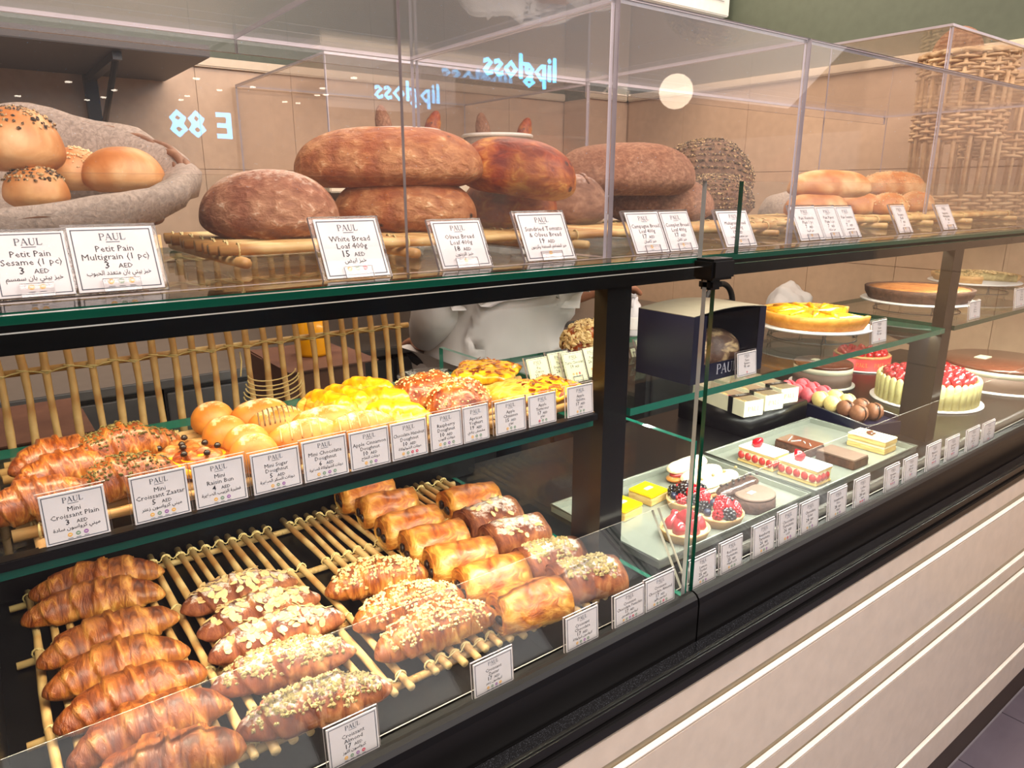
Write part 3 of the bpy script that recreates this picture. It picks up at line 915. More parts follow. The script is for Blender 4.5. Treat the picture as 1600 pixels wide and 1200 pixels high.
# acrylic bread guard on the worktop: front walls, lids with a turned-down back edge, side walls
gz = 0.190
gd = thing('acrylic_guard', 'clear acrylic guard with lid standing over the loaves on the glass worktop', 'bread guard', (0, 0, H - 0.072))


def gs(name, x0, x1, y0, y1, z0, z1, thin):
    mi = [1] * 6
    for k in {'x': (0, 1), 'y': (2, 3), 'z': (4, 5)}[thin]:
        mi[k] = 0
    return obj(name, MB().box(x0, x1, y0, y1, z0 + .072, z1 + .072, mi_of=mi).mesh(), [ACRYL, EDGE_A], gd, smooth=False)


XS = [-0.50, 0.312, 0.565, 0.915, 1.98]
for a_, b_ in zip(XS[:-1], XS[1:]):
    fw_ = gs('front_wall', a_ + .001, b_ - .001, 0.567, 0.572, -0.0715, gz, 'y')
    if b_ == 0.312 or a_ == 0.312:
        for q_ in fw_.data.polygons:
            if abs(q_.normal.x) > .9 and abs(q_.center.x - .312) < .01 and b_ == 0.312: q_.material_index = 0
    gs('lid', a_ + .001, b_ - .001, 0.5725, 0.995, gz - .005, gz, 'z')
    gs('back_lip', a_ + .001, b_ - .001, 0.990, 0.995, gz - .022, gz - .0055, 'y')
for x in XS[2:]:
    gs('side_wall', x - .0065, x - .0015, 0.5725, 0.985, -0.0715, gz - .006, 'x')
gs('side_wall', 0.5665, 0.5715, 0.5725, 0.985, -0.0715, gz - .006, 'x')

# tall acrylic cabinet further right
g2 = thing('acrylic_cabinet', 'tall clear acrylic cabinet around the two wicker baskets at the right', 'cabinet', (0, 0, H - 0.072))
for nm, x0, x1, y0, y1, z0, z1, th in (('front_wall', 1.74, 2.49, 0.75, 0.755, -0.0715, 0.335, 'y'), ('side_wall', 1.733, 1.738, 0.7555, 1.02, -0.0715, 0.335, 'x'), ('lid', 1.733, 2.49, 0.75, 1.02, 0.336, 0.341, 'z')):
    mi = [1] * 6
    for k in {'x': (0, 1), 'y': (2, 3), 'z': (4, 5)}[th]:
        mi[k] = 0
    obj(nm, MB().box(x0, x1, y0, y1, z0 + .072, z1 + .072, mi_of=mi).mesh(), [ACRYL, EDGE_A], g2, smooth=False)


# ================================================================== RATTAN TRAYS
def rattan_tray(label, loc, length, depth, n, r=0.0045, binds=(0.03, 0.33, 0.66, 0.97), seed=1, group=None, over=0.012, rz=0.0, skip=()):
    """sticks run along local y from 0 to depth, spaced along local x; cross rods below, cane loops over each stick"""
    t = thing('rattan_tray', label, 'tray', loc, rz, group)
    rg = random.Random(seed)
    var = []
    for v in range(5):
        pts = []
        a = rg.uniform(-.002, .002); b_ = rg.uniform(-.0015, .0015)
        for i in range(9):
            q = i / 8
            pts.append((a * sin(q * 5) + b_ * sin(q * 11), q * (depth + over) - over * 0.5, 0))
        var.append(MB().tube(pts, [r * rg.uniform(.88, 1.1) for _ in pts], 9).mesh())
    bm_ = MB()
    for i in range(n):
        if i in skip: continue
        x = (i + 0.5) / n * length + rg.uniform(-.001, .001)
        o = obj('stick', var[i % 5], RATT, t, loc=(x, rg.uniform(-.005, .005), r * 2 + r), rot=(0, rg.uniform(0, 6.28) * 0, 0))
        for bq in binds:
            y = bq * depth
            pts = [(x + (r + .0012) * cos(a), y + .0022 * sin(a * 0.5) + (0.002 if i % 2 else -0.002), r * 3 + (r + .0012) * sin(a)) for a in [k * pi / 5 for k in range(10)]]
            bm_.tube(pts, .0011, 4, closed=True)
            if i < n - 1:
                x2 = (i + 1.5) / n * length
                s_ = 1 if i % 2 else -1
                bm_.tube([(x, y + s_ * .003, r * 4 + .001), ((x + x2) / 2, y, r * 2.6), (x2, y - s_ * .003, r * 4 + .001)], .0011, 4)
    for bq in binds:
        obj('cross_rod', MB().tube([(-.012, bq * depth, r), (length * .5, bq * depth + .001, r), (length + .012, bq * depth, r)], r, 9).mesh(), RATT, t)
    obj('cane_binding', bm_.mesh(), CANE, t, kind='stuff')
    return t


zt = H - 0.5145
rattan_tray('left rattan tray under the plain and the sugared croissants', (-0.018, 0.575, zt), 0.325, 0.45, 18, seed=1)
rattan_tray('right rattan tray under the chocolate rolls and crumb-topped croissants', (0.322, 0.575, zt), 0.300, 0.45, 18, seed=2)
TZ = -0.5145 + 0.018                # top of the sticks
# middle shelf and worktop: sticks run along x
rattan_tray('pale rattan tray on the left middle glass shelf under mini croissants and doughnuts', (0.264, 0.612, H - 0.2680), 0.19, 0.262, 11, r=0.0046, seed=3, rz=pi / 2, binds=(0.02, 0.45, 0.97))
rattan_tray('pale rattan tray on the left middle glass shelf under the yellow braids and flat squares', (0.585, 0.612, H - 0.2680), 0.19, 0.312, 11, r=0.0046, seed=5, rz=pi / 2, binds=(0.03, 0.45, 0.97))
rattan_tray('rattan tray on the worktop under the white and olive loaves', (0.585, 0.70, H - 0.0715), 0.27, 0.39, 12, r=0.0055, seed=6, rz=pi / 2, binds=(0.03, 0.5, 0.97))
rattan_tray('rattan tray on the worktop under the wholemeal and seeded loaves', (1.05, 0.68, H - 0.0715), 0.27, 0.44, 12, r=0.0055, seed=7, rz=pi / 2, binds=(0.03, 0.5, 0.97))
rattan_tray('rattan tray on the worktop under the long soft rolls', (2.12, 0.70, H - 0.0715), 0.24, 0.98, 10, r=0.0055, seed=8, rz=pi / 2, binds=(0.03, 0.3, 0.5, 0.7, 0.97))
MZ = -0.2680 + 0.0184
UZ = -0.0715 + 0.022

# ================================================================== PASTRIES ON THE LOWER TRAYS
ORD = ['first', 'second', 'third', 'fourth', 'fifth', 'sixth', 'seventh']


def lie(tips, z):
    """centre, heading and length from the two visible tips lying on a plane"""
    a, b = oz(*tips[0], z), oz(*tips[1], z)
    d = b - a
    return (a + b) / 2, math.atan2(d.y, d.x), d.length


def croissant(name, label, L, W, Hh, seed, mat, group, loc, rz, bend=0.12, flakes=None, cat='croissant', nridge=5, rx=0.0, nu=110):
    t = thing(name, label, cat, loc, rz, group, rx=rx)
    me = body(L, W, Hh, (2.0, 1.7), 0.16, nridge, -bend, 0.10, 38, seed, nu, 36, 0.38, skew=0.32)
    obj('crust', me, mat, t)
    if flakes:
        nm, n, shp, m, zm, lab = flakes
        f = scatter(me, n, shp, seed * 3 + 1, zm, region=lambda c: abs(c.x) < L * 0.40)
        obj(nm, f.mesh(), m, t, lab, 'stuff', smooth=False)
    return t


tipsA = [((48, 930), (257, 888)), ((36, 966), (259, 922)), ((57, 1036), (278, 962)), ((67, 1082), (294, 1010)), ((82, 1140), (321, 1046)), ((104, 1190), (359, 1094)), ((128, 1240), (386, 1160))]
labA = ['furthest back under the shelf edge', 'second from the back', 'third from the back with a dark lower tip', 'fourth from the back, its right tip pale yellow', 'fifth from the back, half behind the mirrored patch', 'second from the front', 'nearest the customer, cut by the picture edge']
for k, tp in enumerate(tipsA):
    c, a, L = lie(tp, TZ + 0.014)
    croissant('croissant', 'plain golden croissant in the left column, ' + labA[k], L * 1.02, 0.062, 0.046, 10 + k, CROIS if k < 4 else CROISD, 'plain croissants in the left column',
              (c.x, c.y + .004, H + TZ - 0.002), a + 0.02 * (k % 3 - 1), bend=0.10 if k % 2 else 0.07, rx=0.0)

tipsB = [((283, 952), (464, 905)), ((310, 990), (499, 930)), ((325, 1028), (539, 960)), ((330, 1078), (556, 1012)), ((370, 1145), (612, 1070))]
labB = ['furthest back', 'second from the back, with flat almond flakes', 'middle one, thick with almond flakes', 'second from the front, with crushed nut topping', 'nearest the customer, with crushed nut topping']
for k, tp in enumerate(tipsB):
    c, a, L = lie(tp, TZ + 0.014)
    fl = ('almond_flakes', 80, flake(.0058, .0036, .0006), ALM, 0.55, 'pale almond flakes') if k < 3 else ('nut_crumbs', 380, grain(.0021), CRUMB, 0.6, 'crushed nuts')
    croissant('almond_croissant', 'sugar-dusted brown croissant in the second column, ' + labB[k], L * 1.02, 0.060, 0.042, 30 + k, SUGAR, 'sugared croissants in the second column',
              (c.x, c.y + .004, H + TZ - 0.002), a, bend=0.05, flakes=fl, nridge=4)

tipsC = [((511, 925), (669, 895)), ((553, 980), (722, 930)), ((588, 1025), (772, 958))]
labC = ['furthest back', 'middle one', 'nearest the customer']
for k, tp in enumerate(tipsC):
    c, a, L = lie(tp, TZ + 0.014)
    croissant('topped_croissant', 'golden croissant with pale cheese crumbs on top, ' + labC[k] + ' of the three', L * 1.04, 0.062, 0.050, 50 + k, CROIS, 'crumb-topped croissants',
              (c.x, c.y + .004, H + TZ - 0.002), a, bend=0.08, flakes=('cheese_crumbs', 420, grain(.0021), ALM, 0.45, 'pale melted crumbs'), nridge=5)


def choc_roll(label, loc, rz, L, W, Hh, seed, mat, group, topping=None, name='chocolate_roll'):
    t = thing(name, label, 'chocolate pastry', loc, rz, group)

    def fn(tt, th, x, y, z, rr):
        # flat ends with rolled layers
        if rr < 0.93:
            x = (1 if tt > 0 else -1) * (L / 2 * 0.97 + 0.0016 * sin(rr * 34) - 0.004 * (1 - rr))
        return x, y, z
    me = body(L, W, Hh, (6.0, 1.7), 0.05, 1, 0.0, 0.10, 34, seed, 60, 34, 0.42, fn=fn)
    obj('crust', me, mat, t)
    hb = Hh * .42 * .82
    for q in (-1, 1):
        cm = MB().tube([(-L / 2 * 1.015, q * W * .17, hb + q * .001), (-L / 2 * .9, q * W * .16, hb + .001)], W * 0.11, 10).mesh()
        bev(cm, W * .02)
        obj('chocolate_stick', cm, CHOC, t, 'dark chocolate stick showing at the cut end')
    if topping:
        nm, n, shp, m, zm, lab = topping
        obj(nm, scatter(me, n, shp, seed * 3 + 1, zm, region=lambda c: abs(c.x) < L * .38).mesh(), m, t, lab, 'stuff', smooth=False)
    return t


tipsD = [((530, 785), (616, 768)), ((560, 808), (654, 788)), ((592, 840), (690, 815)), ((630, 865), (730, 840)), ((667, 893), (775, 868)), ((717, 925), (825, 896)), ((775, 966), (884, 936))]
labD = ['furthest back', 'second from the back', 'third from the back', 'middle one with a dark burnished top', 'third from the front', 'second from the front', 'nearest the customer']
for k, tp in enumerate(tipsD):
    c, a, L = lie(tp, TZ + 0.016)
    choc_roll('golden chocolate-filled roll in the long diagonal row, ' + labD[k], (c.x, c.y + .004, H + TZ - .002), a, 0.092, 0.064, 0.052, 70 + k, CHOCR, 'plain chocolate rolls')
tipsE = [((692, 795), (778, 775), 0), ((722, 825), (808, 800), 1), ((757, 852), (855, 828), 1), ((814, 890), (908, 868), 2), ((868, 918), (966, 898), 2)]
labE = ['golden chocolate-filled roll at the head of the right row, clear of the long row', 'sugar-dusted chocolate roll, first behind the golden one in the right row', 'sugar-dusted chocolate roll with dark filling showing, middle of the right row', 'sugar-dusted roll topped with chopped nuts, second from the front of the right row', 'sugar-dusted roll topped with chopped nuts, front of the right row']
for k, (a_, b_, kind) in enumerate(tipsE):
    c, a, L = lie((a_, b_), TZ + 0.016)
    choc_roll(labE[k], (c.x, c.y + .004, H + TZ - .002), a, 0.092, 0.070, 0.048, 90 + k, CHOCR if kind == 0 else SUGAR, 'right row of chocolate rolls',
              None if kind == 0 else ('almond_flakes', 14, flake(.0055, .0035, .0006), ALM, .6, 'pale almond flakes') if kind == 1 else ('nut_crumbs', 150, grain(.0028), CRUMB, .75, 'chopped nuts'))

# ================================================================== MIDDLE LEFT SHELF
mc_spots = [((22, 725), (135, 700), 0.004, 'top right of the heap'), ((30, 762), (150, 735), 0.0, 'in the middle of the heap, dark glazed'), ((4, 800), (92, 765), 0.0, 'at the front left of the heap')]
for k, (a_, b_, up, lb) in enumerate(mc_spots):
    c, a, L = lie((a_, b_), MZ + 0.018)
    croissant('mini_croissant', 'glossy plain mini croissant ' + lb, 0.080, 0.044, 0.036, 110 + k, MINI, 'plain mini croissants', (c.x + .004, [.700, .668, .636][k], H + MZ + [.012, .008, 0][k]), [.15, .2, .12][k], bend=.14)
mz_spots = [((120, 718), (205, 690), 0.0, 'at the back of the heap'), ((150, 735), (248, 715), 0.012, 'on top of the heap'), ((165, 765), (250, 745), 0.0, 'at the front of the heap behind its card'), ((190, 705), (258, 712), 0.002, 'at the right of the heap')]
for k, (a_, b_, up, lb) in enumerate(mz_spots):
    c, a, L = lie((a_, b_), MZ + 0.018)
    croissant('mini_herb_croissant', 'herb-sprinkled mini croissant ' + lb, 0.080, 0.046, 0.040, 120 + k, MINI, 'herb mini croissants', (c.x, [.715, .690, .640, .70][k], H + MZ + up), [.1, .15, .1, .5][k], bend=.1,
              flakes=('herb_and_seed', 240, grain(.0012), HERB, 0.45, 'dark green herb and seed sprinkle'))


def bun(label, loc, R, Hh, seed, rz):
    t = thing('raisin_bun', label, 'bun', loc, rz, 'mini raisin buns')
    pts = []; rs = []
    for i in range(64):
        q = i / 63
        a = q * 4.3 * pi
        r = R * (0.12 + 0.66 * q)
        pts.append((r * cos(a), r * sin(a), Hh * (0.62 - 0.22 * q))); rs.append(R * 0.24 * (0.8 + .2 * sin(a * 2.3 + seed)))
    m = MB().tube(pts, rs, 12)
    obj('spiral', m.mesh(), CARAM if seed % 2 else MINI, t)
    obj('crumb', MB().lathe([(R * .55, 0), (R * .86, Hh * .2), (R * .9, Hh * .4), (R * .7, Hh * .6), (R * .2, Hh * .66)], 24).mesh(), CUST, t, 'yellow custard between the coils')
    for i in range(5):
        a = seed + i * 1.3
        obj('raisin', MB().lathe([(.0005, 0), (.0028, .001), (.0033, .003), (.002, .005), (.0005, .0056)], 8).mesh(), CHOC, t, loc=(R * .5 * cos(a), R * .5 * sin(a), Hh * .78))
    return t


for k, (x, y, lb) in enumerate([(312, 712, 'with a pale green hole, in front of the doughnuts'), (272, 712, 'half hidden behind the other, left of it')]):
    c = oz(x, y, MZ + 0.016)
    bun('small coiled raisin bun ' + lb, (c.x, max(c.y, .648) + (.02 if k else 0), H + MZ), .032, .026, k * 1 + 1, k * 2.0)


def doughnut(label, px, py, L, W, Hh, seed, group, rz=0, stripes=0, up=0.0, name='mini_doughnut'):
    c = oz(px, py, MZ + Hh * .5 + up)
    c.y = max(c.y, .632)
    t = thing(name, label, 'doughnut', (c.x, c.y, H + MZ + up), rz, group)
    me = body(L, W, Hh, (2.3, 2.0), 0, 1, 0, 0.025, 30, seed, 36, 28, 0.42)
    obj('dough', me, DOUGH, t)
    if stripes:
        hb = Hh * .42 * .82
        for i in range(stripes):
            q = -0.62 + 1.24 * i / (stripes - 1)
            rad = max(0.0, 1 - abs(q) ** 2.3) ** 0.5
            pts = []
            for j in range(9):
                th = pi * (0.16 + 0.68 * j / 8)
                pts.append((q * L / 2 + .004 * cos(th), cos(th) * W / 2 * rad * 1.0, hb + sin(th) * (Hh - Hh * .42) * rad * 1.0))
            obj('stripe', MB().tube(pts, .00085, 5).mesh(), plain('stripe_%d' % (stripes % 2), (0.45, 0.36, 0.25) if stripes > 6 else (0.88, 0.66, 0.42), .5) if ('stripe_%d' % (stripes % 2)) not in MATS else MATS['stripe_%d' % (stripes % 2)], t)
    return t


for k, (x, y, lb) in enumerate([(332, 650, 'furthest back left'), (352, 674, 'second from the back left'), (386, 688, 'with powdery top in the middle of the row'), (397, 704, 'at the front behind its card')]):
    doughnut('small round sugared doughnut, ' + lb, x, y, .044, .044, .036, 140 + k, 'mini sugar doughnuts')
for k, (x, y, st, lb) in enumerate([(407, 643, 0, 'plain sugared, at the back'), (435, 656, 9, 'with thin dark chocolate stripes'), (476, 677, 6, 'with pale slanting lines, front left'), (508, 655, 0, 'plain smooth, behind the right one'), (564, 664, 6, 'with pale slanting lines, front right')]):
    doughnut('oval sugared doughnut ' + lb, x, y + 2, .076 if k > 1 else .064, .046, .036, 150 + k, 'oval doughnuts', -.05, st, 0.0, 'oval_doughnut')


def braid(label, px, py, L, seed, rz, up=0.0, L2=1.0):
    c = oz(px, py, MZ + .02 + up)
    c.y = max(c.y, .655)
    t = thing('fruit_braid', label, 'danish pastry', (c.x, c.y, H + MZ + up), rz, 'yellow fruit braids')
    me = body(L, .052, .030, (3.5, 2.0), .18, 6, 0, .10, 45, seed, 60, 26, .35, skew=.5)
    obj('pastry', me, PUFF, t)
    f = MB()
    obj('fruit_filling', body(L * .84, .028, .022, (3.5, 2.0), .10, 3, 0, .05, 40, seed + 50, 50, 22, .3, skew=.4), CUST, t, 'glossy yellow fruit filling', loc=(0, 0, .013))
    return t


for k, (x, y, rz, up, lb) in enumerate([(540, 620, -1.2, 0, 'upright slice at the back left'), (575, 606, -.9, .004, 'crossing the back of the heap'), (600, 622, -.9, .0, 'in the middle of the heap'), (620, 645, -.8, 0, 'at the front behind its card'), (513, 628, -1.2, 0, 'leftmost, with folded tip')]):
    braid('yellow fruit-filled puff braid, ' + lb, x, y, .082, 170 + k, rz, up)
for k, (x, y, lb) in enumerate([(668, 612, 'behind'), (722, 628, 'in front, darker and glossier')]):
    c = oz(x, y, MZ + .02)
    c.y = max(c.y, .652)
    t = thing('caramel_bun', 'round brown sugar-crusted bun, the one ' + lb, 'bun', (c.x, c.y, H + MZ), k * .7, 'sugar-crusted buns')
    me = body(.088, .074, .048, (2.4, 2.0), .10, 3, 0, .10, 40, 190 + k, 44, 32, .4, skew=.8)
    obj('crust', me, CARAM, t)
    obj('sugar_grains', scatter(me, 260, grain(.0013), 5 + k, .1).mesh(), SEED, t, kind='stuff', smooth=False)


def flat_square(label, px, py, s, Hh, rz, mat, seed, flk=True):
    c = oz(px, py, MZ + .008)
    c.y = max(c.y, .650)
    t = thing('flat_pastry', label, 'pastry', (c.x, c.y, H + MZ), rz, 'flat yellow squares')

    def fn(tt, th, x, y, z, rr):
        e = max(0, rr)
        return x, y, z
    me = body(s, s, Hh, (8, 3.0), 0, 1, 0, .10, 60, seed, 40, 32, .4)
    bm = bmesh.new(); bm.from_mesh(me)
    for v in bm.verts:        # square it off
        k2 = max(abs(v.co.x), abs(v.co.y))
        n2 = sqrt(v.co.x ** 2 + v.co.y ** 2)
        if n2 > 1e-6:
            f_ = 1 + 0.35 * (n2 / k2 - 1) if k2 else 1
            v.co.x *= f_; v.co.y *= f_
        v.co.z += .0015 * sin(v.co.x * 260) * sin(v.co.y * 210)
    bm.to_mesh(me); bm.free()
    obj('puff_base', me, mat, t)
    if flk:
        obj('browned_flakes', scatter(me, 60, flake(.005, .002, .0005), seed, .7).mesh(), CARAM, t, kind='stuff', smooth=False)
    return t


flat_square('square puff tart with lattice of browned apple, lying apart at the back', 759, 581, .082, .020, .75, FLAN, 200)
flat_square('pale yellow folded turnover, left of the apple squares', 800, 612, .078, .018, .2, PUFF, 201, False)
flat_square('flat apple square with browned slices, right end of the tray', 852, 607, .080, .018, .1, FLAN, 202)

# ================================================================== LOAVES ON THE WORKTOP
def loaf(name, label, cx, cy, Y, wpx, hpx, mat, seed, rz=-0.65, depth=0.6, prof=(2.3, 2.0), cat='loaf of bread', group=None, seeds=None, z=None, amp=.05, cuts=0, flour=False, low=.33, rx=0.0, ry=0.0, Lk=1.0):
    c = oy(cx, cy, Y)
    k = ppm(c)
    cosv = abs(cos(rz - YAW + pi / 2))
    L = wpx / k / max(.6, cosv) * Lk
    Hh = hpx / k
    W = Hh * 1.0 / max(.5, 1) * (1 + depth * .4)
    zz = (c.z - Hh * .5) if z is None else z
    t = thing(name, label, cat, (c.x, c.y, zz), rz, group, rx=rx, ry=ry)
    me = body(L, W, Hh, prof, 0, 1, 0, amp, 14, seed, 56, 40, low)
    obj('crust', me, mat, t)
    if cuts:
        hb = Hh * low * .82
        for i in range(cuts):
            q = (-0.5 + (i + .5) / cuts) * 1.3
            m = MB()
            rad = max(0, 1 - abs(q) ** prof[0]) ** (1 / prof[1])
            pts = [(q * L / 2 + .10 * L * (j / 8 - .5) * 1.2, cos(pi * (.28 + .44 * j / 8)) * W / 2 * rad * .985, hb + sin(pi * (.28 + .44 * j / 8)) * (Hh - Hh * low) * rad * .985) for j in range(9)]
            obj('score_ridge', m.tube(pts, [.0012 + .0026 * sin(pi * j / 8) for j in range(9)], 8).mesh(), mat, t)
    if seeds:
        nm, n, shp, m, zm, lb = seeds
        obj(nm, scatter(me, n, shp, seed, zm).mesh(), m, t, lb, 'stuff', smooth=False)
    return t


zu = H + UZ
loaf('white_loaf', 'round pinkish-brown white loaf at the left front of the bread tray', 421, 329, .80, 214, 112, LOAFW, 300, prof=(2.2, 2.1), amp=.03, z=zu - .002)
loaf('olive_loaf', 'golden olive loaf lying under the largest loaf', 632, 335, .82, 225, 95, LOAFO, 301, amp=.03, z=zu - .002)
loaf('olive_loaf', 'largest loaf, long golden olive bread lying across the top of the pile', 607, 243, .83, 296, 98, LOAFO, 302, prof=(2.6, 2.2), amp=.03)
loaf('tomato_loaf', 'dark sundried tomato loaf under the orange one', 795, 335, .84, 150, 90, LOAFT, 303, amp=.05, z=zu - .002)
loaf('tomato_loaf', 'orange sundried tomato and olive loaf on top, right of the largest loaf', 803, 258, .78, 185, 92, LOAFT, 304, rz=-.85, prof=(2.6, 2.1), amp=.04, ry=.14)
loaf('country_loaf', 'floury grey-brown country loaf with an open crack, between tomato and wholemeal loaves', 888, 330, .86, 125, 82, LOAFC, 305, cuts=2, z=zu - .002)
loaf('wholemeal_loaf', 'wholemeal loaf on top of the pile, smooth and brown', 976, 262, .84, 220, 84, LOAFB, 306, prof=(2.8, 2.3), amp=.04)
loaf('wholemeal_loaf', 'wholemeal loaf underneath, behind the paired cards', 1030, 328, .84, 170, 76, LOAFB, 307, amp=.04, z=zu - .002)
loaf('seeded_loaf', 'dark loaf coated in seeds on top at the right end of the pile', 1100, 266, .95, 150, 104, LOAFS, 308, amp=.05, seeds=('seed_coating', 2600, grain(.0021), SEEDD, -.2, 'thick coat of mixed seeds'), prof=(2.4, 2.1))
loaf('seeded_loaf', 'dark seeded loaf underneath, right end of the bread tray', 1115, 330, .88, 120, 72, LOAFS, 309, amp=.05, seeds=('seed_coating', 1500, grain(.0021), SEEDD, -.2, 'thick coat of mixed seeds'), z=zu - .002)

ses = lambda n: ('sesame_seeds', n, grain(.0014), SEED, .15, 'sesame seeds')
loaf('soft_roll', 'long plain soft roll on top of the roll pile', 1297, 286, .80, 150, 44, ROLL, 320, rz=-.35, prof=(3, 2.2), amp=.02, cat='bread roll', Lk=.95)
loaf('sesame_roll', 'long sesame roll on top of the roll pile, right of the plain one', 1395, 287, .92, 110, 42, ROLL, 321, rz=-.35, prof=(3, 2.2), amp=.02, cat='bread roll', seeds=ses(300))
loaf('soft_roll', 'short plain roll in the lower row, leftmost', 1275, 322, .80, 105, 40, ROLL, 322, rz=-.35, prof=(3, 2.2), amp=.02, cat='bread roll', z=zu - .002)
loaf('soft_roll', 'short plain roll in the lower row, between its neighbours', 1345, 322, .82, 80, 36, ROLL, 323, rz=-.35, amp=.02, cat='bread roll', z=zu - .002)
loaf('sesame_roll', 'sesame roll in the lower row, left one', 1388, 321, .78, 66, 36, ROLL, 324, rz=-.35, amp=.02, cat='bread roll', seeds=ses(160), z=zu - .002)
loaf('sesame_roll', 'sesame roll in the lower row, rightmost', 1430, 320, .84, 60, 34, ROLL, 325, rz=-.35, amp=.02, cat='bread roll', seeds=ses(160), z=zu - .002)


# ================================================================== BASKETS
def wicker_basket(name, label, loc, R, h, sy=1.0, taper=.72, rows=None, nst=28, rx=0.0, mat=WICK, r=.0032, bands=((0, 1),), group=None, stake_r=.003, ry=0.0):
    t = thing(name, label, 'basket', loc, 0, group, rx=rx, ry=ry)

    def rad(q):
        return R * (taper + (1 - taper) * q)
    st = MB().tube([(0, 0, 0), (0, 0, h)], stake_r, 7).mesh()
    for i in range(nst):
        a = 2 * pi * i / nst
        p0 = Vector((rad(0) * cos(a), rad(0) * sin(a) * sy, .003)); p1 = Vector((rad(1) * cos(a), rad(1) * sin(a) * sy, h))
        obj('stake', MB().tube([p0, (p0 + p1) / 2, p1], stake_r, 7).mesh() if i < 0 else st, mat, t, loc=p0, rot=(p1 - p0).to_track_quat('Z', 'Y').to_euler())
    m = MB()
    for (b0, b1) in bands:
        n = max(2, int((b1 - b0) * h / (r * 2.1)))
        for j in range(n + 1):
            q = b0 + (b1 - b0) * j / n
            pts = []
            ns = nst * 4
            for i in range(ns):
                a = 2 * pi * i / ns
                rr = rad(q) + (stake_r + r * .5) * cos(nst / 2 * a + (j % 2) * pi)
                pts.append((rr * cos(a), rr * sin(a) * sy, q * h + r * .3 * sin(a * 7 + j)))
            m.tube(pts, r * .95, 5, closed=True)
    obj('woven_strands', m.mesh(), mat, t, kind='stuff')
    pts = [(rad(1) * 1.01 * cos(a), rad(1) * 1.01 * sin(a) * sy, h + r + r * .5 * sin(a * 14)) for a in [2 * pi * i / 120 for i in range(120)]]
    pts2 = [(rad(1) * 1.01 * cos(a), rad(1) * 1.01 * sin(a) * sy, h + r - r * .5 * sin(a * 14)) for a in [2 * pi * i / 120 for i in range(120)]]
    rm = MB().tube(pts, r * 1.4, 6, closed=True)
    rm.tube([(x * 1.02, y * 1.02, z) for x, y, z in pts2], r * 1.4, 6, closed=True)
    obj('rim', rm.mesh(), mat, t)
    obj('base', MB().lathe([(.001, 0), (rad(0), 0), (rad(0), .004), (.001, .004)], 32, sy=sy).mesh(), mat, t, smooth=False)
    return t


bl = Vector((0.030, 0.81, H - 0.071 + 0.020))
bk = wicker_basket('bread_basket', 'wicker basket lined with grey cloth, tilted towards the customer at the left', bl, .150, .080, sy=.80, taper=.68, nst=30, rx=.38, mat=WICKD)
# the linen lining: a folded cloth over the rim
m = MB()
nn = 96; prof_ = [(.50, .010), (.66, .022), (.78, .046), (.88, .074), (.96, .088), (1.04, .091), (1.085, .085), (1.085, .075), (1.06, .067), (1.045, .066)]
for (q, z) in prof_:
    for i in range(nn):
        a = 2 * pi * i / nn
        w_ = 1 + .045 * noise.noise(Vector((3 * cos(a), 3 * sin(a), q * 5))) + .02 * noise.noise(Vector((9 * cos(a), 9 * sin(a), q * 9))) + .012 * abs(sin(a * 3.5 + q * 8)) ** 6
        zz_ = z + .012 * noise.noise(Vector((2.6 * cos(a), 2.6 * sin(a), 7 + q * 2))) - (.012 * abs(sin(a * 2 + 1)) if q > 1.02 and z < .07 else 0)
        m.v.append((.150 * q * w_ * cos(a), .150 * .80 * q * w_ * sin(a), zz_))
for i in range(len(prof_) - 1):
    for k in range(nn):
        m.f.append((i * nn + k, (i + 1) * nn + k, (i + 1) * nn + (k + 1) % nn, i * nn + (k + 1) % nn)); m.mi.append(0)
m.f.append(tuple(range(nn))); m.mi.append(0)
ln = obj('linen_lining', m.mesh(), LINEN, bk, 'grey linen cloth folded over the rim')
md = ln.modifiers.new('thick', 'SOLIDIFY'); md.thickness = .003

rolls = [(0.055, 0.735, .042, 'plain', 192, 262, 118, 66, 'smooth pale roll at the right of the basket'), (0, 0, 0, 'ses', 116, 262, 80, 62, 'sesame roll in the middle of the basket'), (0, 0, 0, 'multi', 28, 214, 120, 92, 'big grain-topped roll leaning over the left rim'), (0, 0, 0, 'multi', 55, 290, 90, 60, 'grain-topped roll low behind the front rim')]
for k, (_, _, _, kd, cx, cy, w_, h_, lb) in enumerate(rolls):
    loaf('basket_roll', lb, cx, cy, [.79, .82, .765, .745][k], w_, h_ * 1.12, ROLL, 340 + k, rz=-.5, prof=(2.3, 2.0), amp=.03, cat='bread roll', group='rolls in the lined basket',
         seeds=None if kd == 'plain' else ('sesame_seeds', 260, grain(.0012), SEED, .3, 'sesame seeds') if kd == 'ses' else ('mixed_seeds', 200, grain(.0014), SEEDD, .45, 'dark and pale seeds'))

# tall baskets at the right
tall = wicker_basket('tall_basket', 'tall open wicker basket with bare stakes between woven bands, front one', (2.16, .885, H - .0715), .108, .405, taper=.90, nst=18, mat=WICK, r=.0042, stake_r=.0052, bands=((0.0, .14), (.50, .70), (.88, 1.0)))
wicker_basket('tall_basket', 'tall open wicker basket standing behind the front one at the picture edge', (2.375, .86, H - .0715), .095, .36, taper=.92, nst=16, mat=WICK, r=.0042, stake_r=.0048, bands=((0.0, .18), (.45, .62), (.84, 1.0)))
loaf('baguette', 'end of a brown loaf sticking out of the tall front basket', 1497, 70, .93, 30, 60, LOAFB, 350, rz=0, cat='loaf of bread', amp=.03, rx=0.0)

